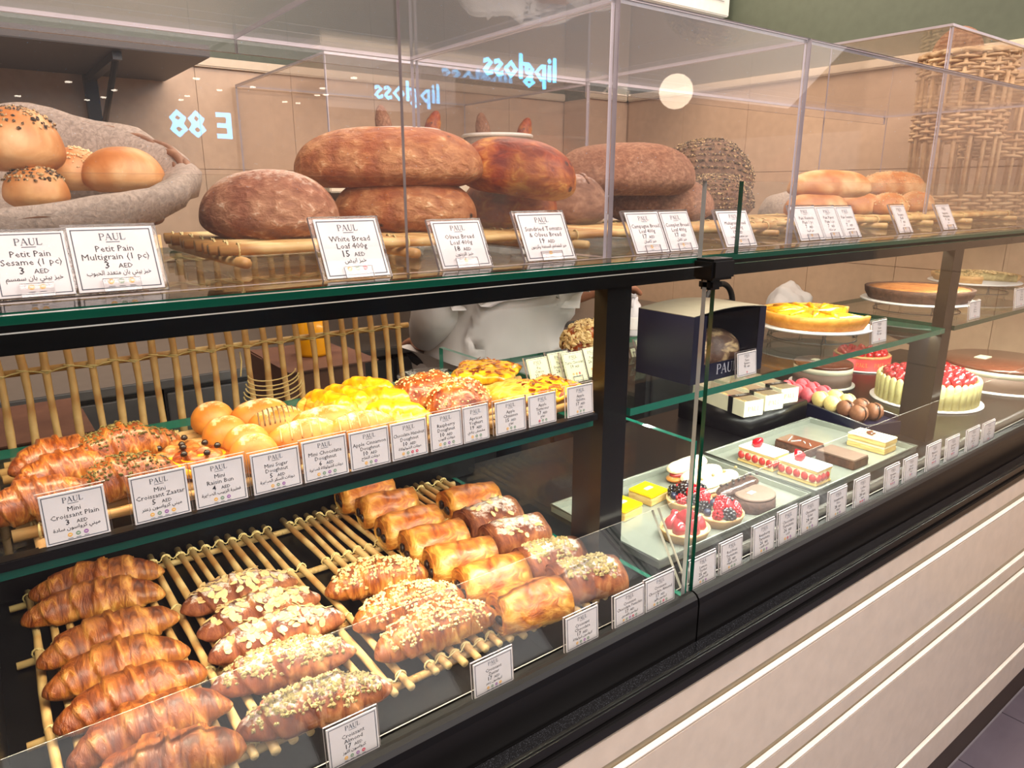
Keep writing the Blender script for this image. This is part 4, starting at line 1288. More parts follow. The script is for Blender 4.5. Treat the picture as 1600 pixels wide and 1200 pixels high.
# grey cloth bundle right of the seeded loaf
c = oy(1203, 318, .98)
me = body(.13, .10, .075, (2.3, 2.0), 0, 1, 0, .10, 20, 360, 40, 30, .3)
tag(obj('folded_linen', me, LINEN, loc=(c.x + .03, c.y - .02, H - .0715)), 'bundle of grey linen between the seeded loaf and the rolls', 'cloth')

# ================================================================== PRICE CARDS
def card_q(tl, tr, y0, z0, lean, lines, price, ar, icons, label, holder=None, **kw):
    """card standing at depth y0 and height z0; its width and height follow from its two top corners"""
    s_, c_ = sin(radians(lean)), cos(radians(lean))
    r = ray(*tl); q = r.z / r.y
    h = (q * y0 - z0) / (c_ - q * s_)
    yt = y0 + h * s_
    r2 = ray(*tr)
    xa, xb = r.x / r.y * yt, r2.x / r2.y * yt
    return card((xa, y0, H + z0), xb - xa, h, lines, price, ar, icons, label, lean, 0.0, holder, **kw)


UP_ = [((-22, 364), (98, 358), .588, ['Petit Pain', 'Sesame (1 pc)'], '3', 'خبز بيتي بان سمسم', 'yy', 'Petit Pain Sesame, cut by the left edge'),
       ((102, 356), (236, 352), .588, ['Petit Pain', 'Multigrain (1 pc)'], '3', 'خبز بيتي بان متعدد الحبوب', 'ygy', 'Petit Pain Multigrain below the basket'),
       ((488, 343), (586, 341), .560, ['White Bread', 'Loaf 400g'], '15', 'خبز ابيض', 'ygr', 'White Bread Loaf with a glare spot'),
       ((672, 346), (748, 344), .572, ['Olives Bread', 'Loaf 400g'], '18', 'خبز الزيتون', 'y', 'Olives Bread Loaf'),
       ((804, 333), (878, 330), .582, ['Sundried Tomato', '& Olives Bread'], '19', 'خبز الطماطم المجففة والزيتون', 'y', 'Sundried Tomato and Olives Bread'),
       ((975, 332), (1027, 330), .576, ['Campagne Bread', 'Loaf 400g'], '17', 'خبز كامبان', 'y', 'Campagne Bread, left of a touching pair'),
       ((1029, 331), (1073, 329), .576, ['Complet Bread', 'Loaf 400g'], '17', 'خبز كامل', 'y', 'Complet Bread, right of a touching pair'),
       ((1118, 330), (1165, 330), .576, ['Multigrain Bread', 'Loaf 400g'], '19', 'خبز متعدد الحبوب', 'y', 'Multigrain Bread behind the gap in the guard panes'),
       ((1234, 323), (1272, 322), .585, ['Pain Viennois', 'Plain 1 pc'], '7', 'خبز فيينا', 'y', 'row of three under the rolls, left one'),
       ((1273, 323), (1303, 322), .585, ['Pain Pavot', 'Plain 1 pc'], '7', 'خبز سادة', 'y', 'row of three under the rolls, middle one'),
       ((1304, 323), (1330, 322), .585, ['Pain Sesame', '1 pc'], '7', 'خبز سمسم', 'y', 'row of three under the rolls, right one'),
       ((1391, 321), (1412, 320), .596, ['Sesame', 'Roll'], '7', 'خبز', 'y', 'narrow one below the sesame rolls'),
       ((1461, 320), (1482, 320), .596, ['Baguette', 'Multigrain'], '9', 'خبز', 'yyy', 'narrow one left of the tall baskets')]
for tl, tr, y0, ln, pr, ar, ic, lb in UP_:
    card_q(tl, tr, y0, -0.0705, 27, ln, pr, ar, ic, 'white price card on the worktop: ' + lb, 'stand', group='price cards on the worktop')

MID = [((58, 778), (161, 757), ['Mini', 'Croissant Plain'], '3', 'ميني كرواسون سادة', 'ygp'), ((200, 748), (290, 734), ['Mini', 'Croissant Zaatar'], '5', 'ميني كرواسون زعتر', 'ygpy'),
       ((298, 728), (380, 713), ['Mini', 'Raisin Bun'], '4', 'فطيرة الزبيب الصغيرة', 'ygp'), ((390, 712), (466, 697), ['Mini Sugar', 'Doughnut'], '5', 'دونات السكر الصغيرة', 'ygp'),
       ((470, 692), (540, 679), ['Mini Chocolate', 'Doughnut'], '6', 'دونات الشوكولاتة الصغيرة', 'ygpg'), ((544, 678), (606, 665), ['Apple Cinnamon', 'Doughnut'], '10', 'دونات التفاح', 'ygp'),
       ((609, 664), (665, 651), ['Chocolate Hazelnut', 'Doughnut'], '10', 'دونات الشوكولاتة', 'ygrr'), ((670, 649), (720, 637), ['Raspberry', 'Doughnut'], '10', 'دونات التوت', 'ygpg'),
       ((722, 638), (762, 630), ['Apricot', 'Yoghurt'], '19', 'مشمش زبادي', 'ygg'), ((773, 630), (820, 620), ['Apple', 'Chausson'], '15', 'تفاح', 'ygg'),
       ((825, 620), (868, 612), ['Apple', 'Turnover'], '17', 'تفاح', 'rgg'), ((886, 606), (926, 600), ['Apple', 'Galette'], '17', 'تفاح', 'ygg')]
for tl, tr, ln, pr, ar, ic in MID:
    card_q(tl, tr, .5975, -0.2597, 4, ln, pr, ar, ic, 'grey-lit price card on the middle shelf reading ' + ' '.join(ln) + ' ' + pr, 'sleeve', group='price cards on the middle shelf')

LOW = [((509, 1142), (588, 1108), ['Croissant', 'Almond'], '17', 'كرواسون اللوز', 'ygpr', 'reading Croissant Almond'), ((739, 1040), (800, 1010), ['Croissant', 'Zaatar'], '17', 'كرواسون زعتر', 'ygpy', 'reading Croissant Zaatar'),
       ((884, 968), (934, 946), ['Croissant', 'Chocolate'], '17', 'كرواسون شوكولاتة', 'ygpg', 'reading Croissant Chocolate'), ((960, 935), (1007, 913), ['Croissant', 'Chocolate Pistachio'], '17', 'كرواسون بالفستق', 'ygprg', 'reading Croissant Chocolate Pistachio'),
       ((1009, 910), (1054, 890), ['Croissant', 'Chocolate Almond'], '17', 'كرواسون باللوز', 'yggrg', 'reading Croissant Chocolate Almond'), ((1078, 879), (1119, 862), ['Lemon', 'Tartlet'], '25', 'تارت الليمون', 'ygp', 'just left of the pane joint, crossed by its edge'),
       ((1127, 852), (1161, 836), ['Red Fruit', 'Tartelette'], '25', 'تارت الفواكه', 'ygg', 'first right of the pane joint, in front of the berry tart'), ((1178, 825), (1211, 814), ['Raspberry', 'Tartelette'], '26', 'تارت التوت', 'ygp', 'second right of the pane joint'),
       ((1218, 803), (1246, 795), ['Chocolate', 'Tartelette'], '26', 'تارت', 'yrp', 'third right of the pane joint, before the round cake'), ((1253, 789), (1280, 782), ['Chocolate', 'Eclair'], '24', 'اكلير', 'ygp', 'fourth right of the pane joint'),
       ((1297, 771), (1324, 761), ['Strawberry', 'Slice'], '28', 'فراولة', 'ygp', 'fifth right of the pane joint, in front of the berry slices'), ((1338, 752), (1360, 744), ['Coffee', 'Slice'], '28', 'قهوة', 'rrp', 'sixth right of the pane joint'),
       ((1386, 733), (1407, 723), ['Brownie'], '22', 'براوني', 'rrp', 'seventh right of the pane joint'), ((1415, 720), (1435, 711), ['Opera'], '28', 'اوبرا', 'rp', 'eighth right of the pane joint'),
       ((1451, 698), (1471, 693), ['Macaron'], '9', 'ماكارون', 'rrp', 'fourth from the right end'), ((1481, 688), (1500, 681), ['Charlotte'], '30', 'شارلوت', 'rrp', 'third from the right end'),
       ((1513, 674), (1532, 665), ['Mousse', 'Cake'], '30', 'كيك', 'rp', 'second from the right end'), ((1538, 664), (1556, 655), ['Mousse', 'Cake'], '32', 'كيك', 'rrp', 'last one at the right end')]
for tl, tr, ln, pr, ar, ic, lb in LOW:
    card_q(tl, tr, .5245, -0.512, 4, ln, pr, ar, ic, 'lower frame price card, ' + lb, 'sleeve', group='price cards on the lower frame')

GLOW = plain('backlit_card', (0.90, 0.92, 0.80), 0.5)  # backlit glow put into the card colour
for k, (tl, tr, ln, pr, lb) in enumerate([((822, 562), (854, 555), ['Pie', 'Citron'], '22', 'leftmost'), ((855, 553), (886, 548), ['Tarte', 'Framboise'], '26', 'second, half covered'), ((877, 553), (909, 546), ['Tarte Chocolat'], '19', 'third, overlapping its neighbour'), ((909, 545), (934, 540), ['Tarte'], '26', 'fourth, against the post')]):
    card_q(tl, tr, .745 - (.008 if k == 2 else 0) - .0, -0.2680, 22, ln, pr, '', 'yyr', 'greenish-white card behind the flat squares, ' + lb, 'stand', tint=GLOW, group='card cluster')
for k, (tl, tr, lb) in enumerate([((985, 545), (992, 541), 'cut by the post'), ((993, 532), (1010, 528), 'beside the dark cake box')]):
    card_q(tl, tr, .80, -0.2682, 22, ['Tarte'], '24', '', 'y', 'greenish-white card right of the post, ' + lb, 'stand', tint=GLOW, group='card cluster')
for tl, tr, lb in [((1152, 553), (1182, 545), 'in front of the dark cake box'), ((1363, 503), (1386, 498), 'between the yellow tart and the brown cake'), ((1516, 472), (1533, 467), 'right of the second post'), ((1588, 452), (1606, 448), 'at the picture edge')]:
    card_q(tl, tr, .612, -0.2682, 6, ['Tarte', 'Entiere'], '95', '', 'r', 'small grey card on the right middle shelf, ' + lb, 'sleeve', group='cards on the right middle shelf')

# ================================================================== RIGHT BAY: trays, tartlets, slices, cakes
DR = -0.515
def tray_flat(label, x0, x1, y0, y1, z, m, h=.012):
    t = thing('serving_tray', label, 'tray', (x0, y0, H + z))
    w, d = x1 - x0, y1 - y0
    mb = MB().box(0, w, 0, d, 0, .002)
    for (a, b, c_, e) in ((0, w, 0, .004), (0, w, d - .004, d), (0, .004, .004, d - .004), (w - .004, w, .004, d - .004)):
        mb.box(a, b, c_, e, .002, h)
    obj('tray_body', mb.mesh(), m, t, smooth=False)
    rim = MB().tube([(0, 0, h), (w, 0, h), (w, d, h), (0, d, h)], .0025, 8, closed=True)
    obj('rolled_rim', rim.mesh(), m, t)
    return t


tray_flat('silver tray of tartlets and eclairs, just right of the post', .705, 1.090, .590, .825, -.5145, TRAY)
tray_flat('silver tray of cake slices, second from the post', 1.104, 1.480, .590, .825, -.5145, TRAY)
TP = -.5122


def lemon(px, py, lb):
    c = oz(px, py, TP + .018)
    t = thing('lemon_square', 'bright yellow glazed lemon square, ' + lb, 'cake', (c.x, c.y, H + TP), .12, 'lemon squares')
    obj('biscuit_base', boxm(-.024, .024, -.024, .024, 0, .014, .001), SPONGE, t, smooth=False)
    obj('lemon_glaze', boxm(-.0245, .0245, -.0245, .0245, .0141, .019, .0015), LEMON, t, 'bright yellow lemon glaze', smooth=False)
    obj('white_plaque', boxm(-.009, .009, -.004, .004, .0192, .0205, .0004), BOXW, t, 'small white chocolate plaque', smooth=False)


lemon(1013, 764, 'the back one'); lemon(972, 786, 'the front one, half behind the post')


def berry(t, name, m, x, y, z, r, seed, kind):
    if kind == 'straw':
        me = MB().lathe([(.0008, -r), (r * .75, -r * .8), (r, -r * .3), (r * .8, r * .4), (r * .45, r * 1.0), (.0006, r * 1.3)], 12).mesh()
    elif kind == 'blue':
        me = MB().lathe([(.0006, -r), (r * .8, -r * .6), (r, 0), (r * .8, r * .6), (r * .3, r * .85), (.0006, r * .7)], 12).mesh()
    else:
        mb = MB()
        for i in range(5):
            zz = -r + 2 * r * (i + .5) / 5
            rr = sqrt(max(0, r * r - zz * zz)) * .8
            n = 5 if i in (0, 4) else 7
            for k in range(n):
                a = 2 * pi * k / n + i * .5
                q = r * .34
                mb.lathe([(.0002, -q), (q * .8, -q * .6), (q, 0), (q * .8, q * .6), (.0002, q)], 6, c=(rr * cos(a), rr * sin(a), zz))
        me = mb.mesh()
    rg = random.Random(seed)
    return obj(name, me, m, t, loc=(x, y, z), rot=(rg.uniform(-.7, .7), rg.uniform(-.7, .7), rg.uniform(0, 6)))


def tart(px, py, label, kind, R=.036, seed=1):
    c = oz(px, py, TP + .012)
    c.y = max(c.y, .632)
    t = thing('fruit_tartlet', label, 'tartlet', (c.x, c.y, H + TP), 0, 'fruit tartlets')
    obj('pastry_shell', MB().lathe([(.001, 0), (R * .86, 0), (R * .99, .014), (R, .0165), (R * .94, .0165), (R * .84, .006), (.001, .006)], 40, sx=1.12, wob=lambda a, z: .012 * sin(a * 5)).mesh(), SHORT, t)
    obj('cream', MB().lathe([(.001, .005), (R * .88, .0065), (R * .90, .014), (R * .5, .017), (.001, .018)], 28, sx=1.12).mesh(), CREAMF, t)
    rg = random.Random(seed)
    if kind == 'straw':
        for i in range(6):
            a = i * 2 * pi / 6 + .3
            berry(t, 'strawberry', PINKB, .019 * cos(a) * 1.12, .019 * sin(a), .021, .0125, seed + i, 'straw')
        berry(t, 'strawberry', PINKB, 0, 0, .032, .013, seed + 9, 'straw')
    else:
        n = 0
        for ring, (rr, cnt, zz) in enumerate(((.025, 9, .021), (.011, 4, .029), (0, 1, .035))):
            for i in range(cnt):
                a = i * 2 * pi / cnt + ring * .6 + seed
                kd = ['rasp', 'straw', 'black', 'blue', 'rasp', 'black'][(n + seed) % 6]
                n += 1
                m = {'rasp': REDB, 'straw': REDB, 'black': BLACKB, 'blue': BLUEB}[kd]
                nm = {'rasp': 'raspberry', 'straw': 'strawberry', 'black': 'blackberry', 'blue': 'blueberry'}[kd]
                berry(t, nm, m, rr * cos(a) * 1.12, rr * sin(a), zz, {'rasp': .0085, 'straw': .0095, 'black': .0105, 'blue': .0065}[kd], seed * 20 + n, 'straw' if kd == 'straw' else 'blue' if kd == 'blue' else 'drupe')
    return t


tart(1076, 780, 'mixed berry tartlet behind the strawberry one', 'mix', seed=2)
tart(1083, 832, 'tartlet heaped with glazed strawberries, nearest the front', 'straw', R=.036, seed=5)
tart(1137, 808, 'mixed berry tartlet with large blackberries, right of the pane joint', 'mix', seed=3)

c = oz(1198, 786, TP + .014)
t = thing('chocolate_cake', 'small oval chocolate cake with grey-brown glaze and a cream plaque', 'cake', (c.x, max(c.y, .632), H + TP), .1)
obj('cake_side', MB().lathe([(.001, 0), (.038, 0), (.039, .003), (.038, .021), (.001, .021)], 44, sy=.86).mesh(), BROWNIE, t, 'dark chocolate side', smooth=True)
obj('glaze', MB().lathe([(.0375, .0212), (.0372, .0245), (.034, .0255), (.001, .0257)], 44, sy=.86).mesh(), MOUSSED, t, 'grey-brown smooth glaze')
obj('white_plaque', boxm(-.016, -.001, -.003, .006, .0258, .0268, .0003), BOXW, t, smooth=False)


ICED = baked('iced_choux', [(0.3, (.86, .66, .42)), (0.6, (.96, .88, .74))], (30, 90, 90), .4, .4, .002, 6, dust=(.97, .95, .92), dust_lo=.78)


def eclair(px0, py0, L, label, kind, seed, rz=.0):
    c = oz(px0, py0, TP + .015)
    t = thing('eclair', label, 'eclair', (c.x, c.y, H + TP), rz, 'eclairs')
    top, bot = {'cream': (ICED, ICED), 'yellow': (CREAMF, DOUGH), 'choc': (CHOCG, CHOCG)}[kind]
    dg = DOUGH if kind != 'choc' else CHOCG
    me = body(L, .036, .014, (4, 2.2), 0, 1, 0, .05, 40, seed, 36, 24, .5)
    obj('choux_base', me, dg, t)
    obj('cream_filling', body(L * .9, .031, .014, (3, 2.2), .10, 9, 0, .06, 60, seed + 1, 60, 20, .4), {'cream': FRUIT, 'yellow': CREAMF, 'choc': MOUSSED}[kind], t, None, loc=(0, -.001, .009))
    lid = obj('choux_lid', body(L * .98, .035, .018, (3.6, 2.1), .04, 5, 0, .06, 40, seed + 2, 44, 24, .35), top, t, loc=(0, .004, .017), rot=(.22 if kind == 'cream' else .05, 0, 0))
    if kind != 'cream':
        mb = MB()
        rg = random.Random(seed)
        for i in range(9 if kind == 'choc' else 4):
            x = (-.42 + .84 * i / (8 if kind == 'choc' else 3)) * L
            mb.lathe([(.0003, 0), (.0028, .0008), (.0030, .003), (.0014, .0045), (.0003, .0048)], 8, c=(x, rg.uniform(-.004, .007), .0345))
        obj('chocolate_pearls', mb.mesh(), CHOC if kind == 'choc' else CRUMB, t, kind='stuff')
    


eclair(1075, 733, .105, 'split choux bun with white icing and red filling, furthest back', 'cream', 400, .0)
eclair(1098, 748, .105, 'split choux bun with red filling, second from the back', 'cream', 403, .0)
eclair(1122, 757, .110, 'pale yellow iced eclair with three nuts', 'yellow', 406, .0)
eclair(1155, 768, .110, 'dark chocolate eclair studded with pearls', 'choc', 409, .02)


def slice_(px, py, label, kind, seed=0, rz=0.0):
    t = thing('cake_slice', label, 'cake slice', (px, py, H + TP), rz, 'cake slices on the second tray')
    w, d = .025, .039
    if kind == 'berry':
        obj('sponge', boxm(-w, w, -d, d, 0, .005, .001), SPONGE, t, smooth=False)
        obj('cream_layer', boxm(-w + .001, w - .001, -d + .001, d - .001, .0052, .024, .001), CREAMF, t, smooth=False)
        for i in range(5):
            obj('strawberry_half', MB().lathe([(.0004, -.008), (.006, -.005), (.0075, .001), (.005, .006), (.0004, .0085)], 10, sy=.55).mesh(), FRUIT, t, loc=(-w + .001, -d + .009 + i * .0155, .014), rot=(0, 0, pi / 2))
        for i in range(3):
            obj('strawberry_half', MB().lathe([(.0004, -.008), (.006, -.005), (.0075, .001), (.005, .006), (.0004, .0085)], 10, sy=.55).mesh(), FRUIT, t, loc=(-w + .008 + i * .0135, -d + .001, .014))
        obj('sponge', boxm(-w, w, -d, d, .0242, .028, .001), SPONGE, t, smooth=False)
        obj('white_icing', boxm(-w - .0005, w + .0005, -d - .0005, d + .0005, .0282, .0315, .0012), ICING, t, 'smooth white icing', smooth=False)
        b = berry(t, 'raspberry', REDB, -.002, .012, .040, .0105, seed, 'straw')
    elif kind == 'brownie':
        obj('brownie', boxm(-w - .002, w + .002, -d, d, 0, .016, .0012), BROWNIE, t, smooth=False)
        obj('glaze', boxm(-w - .0015, w + .0015, -d + .0005, d - .0005, .0161, .0195, .0012), CHOCM if seed == 1 else MOUSSED, t, smooth=False)
        if seed == 1:
            rg = random.Random(3)
            for i in range(4):
                obj('white_drizzle', MB().tube([(rg.uniform(-.018, .018), -.03 + i * .015, .0202), (rg.uniform(-.018, .018), -.02 + i * .015, .0202)], .0008, 6).mesh(), ICING, t)
    else:
        obj('sponge', boxm(-w, w, -d, d, 0, .010, .001), SPONGE, t, smooth=False)
        obj('cream_layer', boxm(-w + .0008, w - .0008, -d + .0008, d - .0008, .0102, .016, .001), CREAMF, t, smooth=False)
        obj('sponge', boxm(-w, w, -d, d, .0162, .025, .001), SPONGE, t, smooth=False)
        obj('glaze', boxm(-w - .0003, w + .0003, -d - .0003, d + .0003, .0252, .0285, .001), BOXW, t, 'cream glaze with caramel streaks', smooth=False)
        for i in range(4):
            obj('caramel_streak', MB().tube([(-.018 + i * .01, -.036, .0288), (-.010 + i * .006, 0, .0288), (-.018 + i * .011, .036, .0288)], .0007, 5).mesh(), CARAM, t)
        for q in (-1, 1):
            obj('pecan', body(.017, .008, .007, (2, 1.8), .12, 4, 0, .05, 60, q, 24, 14, .4), CHOCM, t, loc=(q * .0045, .004, .0285), rot=(0, 0, 1.4))


slice_(1.168, .738, 'layered cream slice with white icing and a raspberry, the back one', 'berry', 4)
slice_(1.168, .650, 'layered cream slice with white icing and a raspberry, the front one', 'berry', 6)
slice_(1.292, .736, 'brownie bar with reddish glaze and white drizzle', 'brownie', 1)
slice_(1.300, .650, 'brownie bar with dull grey-brown top', 'brownie', 2)
slice_(1.425, .655, 'nutty cream slice with two pecans on top', 'coffee', 3)

# dark macaron tray
mt = thing('macaron_tray', 'long dark tray holding pink, yellow and brown macarons', 'tray', (1.275, .69, H + DR), -.30)
mb = MB().box(-.062, .062, -.15, .15, 0.0004, .004)
for (a, b, c_, e) in ((-.062, .062, -.15, -.146), (-.062, .062, .146, .15), (-.062, -.058, -.146, .146), (.058, .062, -.146, .146)):
    mb.box(a, b, c_, e, .004, .030)
obj('tray_body', mb.mesh(), NAVY, mt, smooth=False)
obj('pale_rim', MB().tube([(-.060, -.148, .031), (.060, -.148, .031), (.060, .148, .031), (-.060, .148, .031)], .0016, 6, closed=True).mesh(), STEEL, mt, 'pale metal rim')
obj('liner', boxm(-.0575, .0575, -.1455, .1455, .0042, .0212), NAVY, mt, smooth=False)
mA, mB_ = oz(1243, 604, -.474), oz(1376, 652, -.474)
mdir = (mA - mB_).normalized()
m_ang = math.atan2(-mdir.x, mdir.y)
mt_c = (mA + mB_) / 2 + Vector((.012, .0, 0))
mt.location = (mt_c.x, mt_c.y, H + DR); mt.rotation_euler = (0, 0, m_ang)
mac_pos = []
proto = {}
ca, sa = cos(m_ang), sin(m_ang)


def macaron(kind, x, y, label, i):
    m = {'pink': PINKM, 'yellow': YELM, 'brown': BRNM}[kind]
    wx, wy = mt_c.x + x * ca - y * sa, mt_c.y + x * sa + y * ca
    z = H + DR + .0215 + .0195
    if kind not in proto:
        t = thing('macaron', label, 'macaron', (wx, wy, z), m_ang, kind + ' macarons')
        for s_ in (-1, 1):
            obj('shell', MB().lathe([(.0185, .003), (.0195, .005), (.0188, .0075), (.0165, .0115), (.011, .0145), (.001, .0155)], 26, wob=lambda a, z_: .01 * sin(a * 9) if z_ < .006 else 0).mesh(), m, t, rot=(0, s_ * pi / 2, 0))
        obj('filling', MB().lathe([(.001, -.0032), (.0172, -.0032), (.0176, 0), (.0172, .0032), (.001, .0032)], 24).mesh(), {'pink': PINKB, 'yellow': CREAMF, 'brown': CHOC}[kind], t, rot=(0, pi / 2, 0))
        proto[kind] = t
    else:
        dup(proto[kind], label, (wx, wy, z), m_ang + .15 * ((i * 7) % 3 - 1))


rows_ = [('pink', .128), ('pink', .092), ('pink', .056), ('yellow', .018), ('yellow', -.020), ('brown', -.060), ('brown', -.098)]
NM = {'pink': ['back row', 'second row', 'third row'], 'yellow': ['back row', 'front row'], 'brown': ['back row', 'front row']}
cnt = {'pink': 0, 'yellow': 0, 'brown': 0}
for kind, y in rows_:
    r_ = NM[kind][cnt[kind]]; cnt[kind] += 1
    for q, x in enumerate((-.034, .010)):
        macaron(kind, x, y, '%s macaron standing on edge, %s of its colour, %s' % (kind, r_, ['left', 'right'][q]), q + cnt[kind])

# cream gift boxes with black ribbon
for k, (x, y, rz, lb) in enumerate([(1.30, .925, .0, 'leftmost'), (1.375, .925, .0, 'middle one'), (1.45, .935, .0, 'rightmost, beside the pink macarons')]):
    t = thing('macaron_box', 'small cream gift box with clear lid and black ribbon, ' + lb, 'gift box', (x, y, H + DR + .0505), -.22, 'cream gift boxes')
    obj('box_body', bev(MB().box(-.026, .026, -.085, .085, 0, .004).box(-.026, .026, -.085, -.0825, .004, .034).box(-.026, .026, .0825, .085, .004, .034).box(-.026, -.0235, -.0825, .0825, .004, .034).box(.0235, .026, -.0825, .0825, .004, .034).mesh(), .0003, 1), BOXW, t, smooth=False)
    for j in range(7):
        obj('macaron', body(.042, .018, .020, (3, 2.4), 0, 1, 0, 0, 1, j, 20, 14, .5), YELM if j % 3 else PINKM, t, loc=(0, -.065 + j * .0215, .006))
    obj('clear_lid', MB().box(-.0262, .0262, -.0852, .0852, .0345, .0352, mi_of=[1, 1, 1, 1, 0, 0]).mesh(), [ACRYL, BOXW], t, smooth=False)
    rb = obj('ribbon', MB().box(-.0275, .0275, -.050, -.036, .0355, .0362).box(-.0275, -.0268, -.050, -.036, 0, .0355).box(.0268, .0275, -.050, -.036, 0, .0355).mesh(), RIBB, t, smooth=False)
    m_ = MB()
    put(m_, LOGO, 0, -.004, 0, .008)
    obj('ribbon_lettering', m_.mesh(), PAPER, rb, smooth=False, loc=(0, -.043, .0366), rot=(0, 0, 0))
    m_ = MB(); put(m_, LOGO, 0, 0, 0, .010)
    obj('printed_name', m_.mesh(), GOLD, t, smooth=False, loc=(0, -.0853, .012), rot=(pi / 2, 0, 0))
tag(obj('box_stand', boxm(1.27, 1.49, .840, 1.035, H + DR + .0005, H + DR + .0500, .002), DECK), 'low black stand under the cream gift boxes', 'stand')

# whole cakes on the riser
RZ_ = DR + .0005


def cake_board(t, R, z=0):
    obj('cake_board', MB().lathe([(.001, 0), (R, 0), (R, .003), (.001, .003)], 40, c=(0, 0, z)).mesh(), PAPER, t, 'white paper board')


def mousse_cake(label, x, y, R, z, hgt=.045):
    t = thing('mousse_cake', label, 'cake', (x, y, H + z), 0, 'round mousse cakes')
    cake_board(t, R * 1.12)
    obj('brown_layer', MB().lathe([(.001, .003), (R, .003), (R, hgt * .62), (.001, hgt * .62)], 56).mesh(), MOUSSED, t, 'brown mousse layer')
    obj('pale_layer', MB().lathe([(.001, hgt * .62), (R, hgt * .62), (R, hgt * .86), (.001, hgt * .86)], 56).mesh(), MOUSSE, t, 'pale mousse layer')
    obj('glaze', MB().lathe([(.001, hgt * .86), (R * 1.003, hgt * .86), (R * 1.0, hgt * .95), (R * .97, hgt), (.001, hgt)], 56).mesh(), CHOCM, t, 'shiny brown glaze')
    obj('white_plaque', boxm(-R * .2, R * .1, R * .2, R * .4, hgt, hgt + .002), BOXW, t, smooth=False)


c = oz(1286, 596, RZ_)
c = oz(1285, 582, RZ_ + .03)
mousse_cake('round chocolate mousse cake with a pale band, behind the pink macarons', c.x, c.y, .076, RZ_, .062)
mousse_cake('large round chocolate mousse cake with a pale band, right of the second post', *oz(1562, 578, RZ_ + .035).xy, .145, RZ_ + .0, .064)


def tin_cake(label, x, y, R, z, berries=True):
    t = thing('banded_tart', label, 'cake', (x, y, H + z), -.45, 'fruit cakes in red bands')
    cake_board(t, R * 1.15)
    obj('red_band', MB().lathe([(R * .93, .003), (R * 1.05, .003), (R * 1.05, .007), (R, .008), (R, .036), (R * .93, .036)], 56).mesh(), TIN, t, 'red paper band')
    obj('pastry_rim', MB().lathe([(R * .86, .028), (R * .95, .037), (R * .99, .041), (R * .92, .044), (R * .84, .040)], 48, wob=lambda a, z_: .02 * sin(a * 16)).mesh(), SHORT, t)
    obj('cream', MB().lathe([(.001, .003), (R * .9, .003), (R * .9, .038), (.001, .040)], 36).mesh(), CREAMF, t)
    m_ = MB()
    for j in range(7):
        a0 = -pi / 2 + (j - 3) * .62
        for (vx, vy) in [0] * 0: pass
        vs = [(R * 1.004 * cos(a0 + v[0] * .010 / R), R * 1.004 * sin(a0 + v[0] * .010 / R), .014 + v[1] * .012) for v in LOGO[0]]
        m_.add(vs, LOGO[1])
    obj('printed_name', m_.mesh(), GOLD, t, 'gold printed name around the band', smooth=False)
    if berries:
        n = 0
        for rr, cn in ((.76, 15), (.5, 10), (.22, 4)):
            for i in range(cn):
                a = i * 2 * pi / cn + rr * 3
                n += 1
                berry(t, 'strawberry', REDB, R * rr * cos(a), R * rr * sin(a), .046, .010, n + int(x * 100), 'straw')


tin_cake('strawberry tart in a red band with gold lettering, behind the mousse cake', *oz(1346, 562, RZ_ + .02).xy, .080, RZ_ + .0)
tin_cake('fruit tart in a red band, half hidden behind the second post', *oz(1492, 588, RZ_ + .02).xy, .050, RZ_ + .0)

t = thing('charlotte_cake', 'round cake ringed with pale sponge fingers and topped with sugared raspberries', 'cake', (*oz(1448, 606, RZ_ + .03).xy, H + RZ_), 0)
cake_board(t, .128)
Rc = .112
for i in range(38):
    a = 2 * pi * i / 38
    obj('sponge_finger', MB().lathe([(.0006, 0), (.0092, .001), (.0096, .04), (.0092, .056), (.005, .062), (.0006, .064)], 12, sy=.6).mesh() if i == 0 else fing, FINGER, t, loc=(Rc * cos(a), Rc * sin(a), .003), rot=(0, 0, a + pi / 2))
    if i == 0: fing = t.children[-1].data
obj('mousse_core', MB().lathe([(.001, .003), (Rc * .95, .003), (Rc * .95, .054), (.001, .058)], 40).mesh(), PINKB, t)
for rr, cn in ((.84, 22), (.62, 16), (.40, 10), (.18, 4)):
    for i in range(cn):
        a = i * 2 * pi / cn + rr * 4
        berry(t, 'raspberry', PINKB, Rc * rr * cos(a), Rc * rr * sin(a), .065, .0115, i + int(rr * 100), 'blue')
pr = MB().lathe([(.001, .052), (Rc * .7, .056), (.001, .060)], 20)

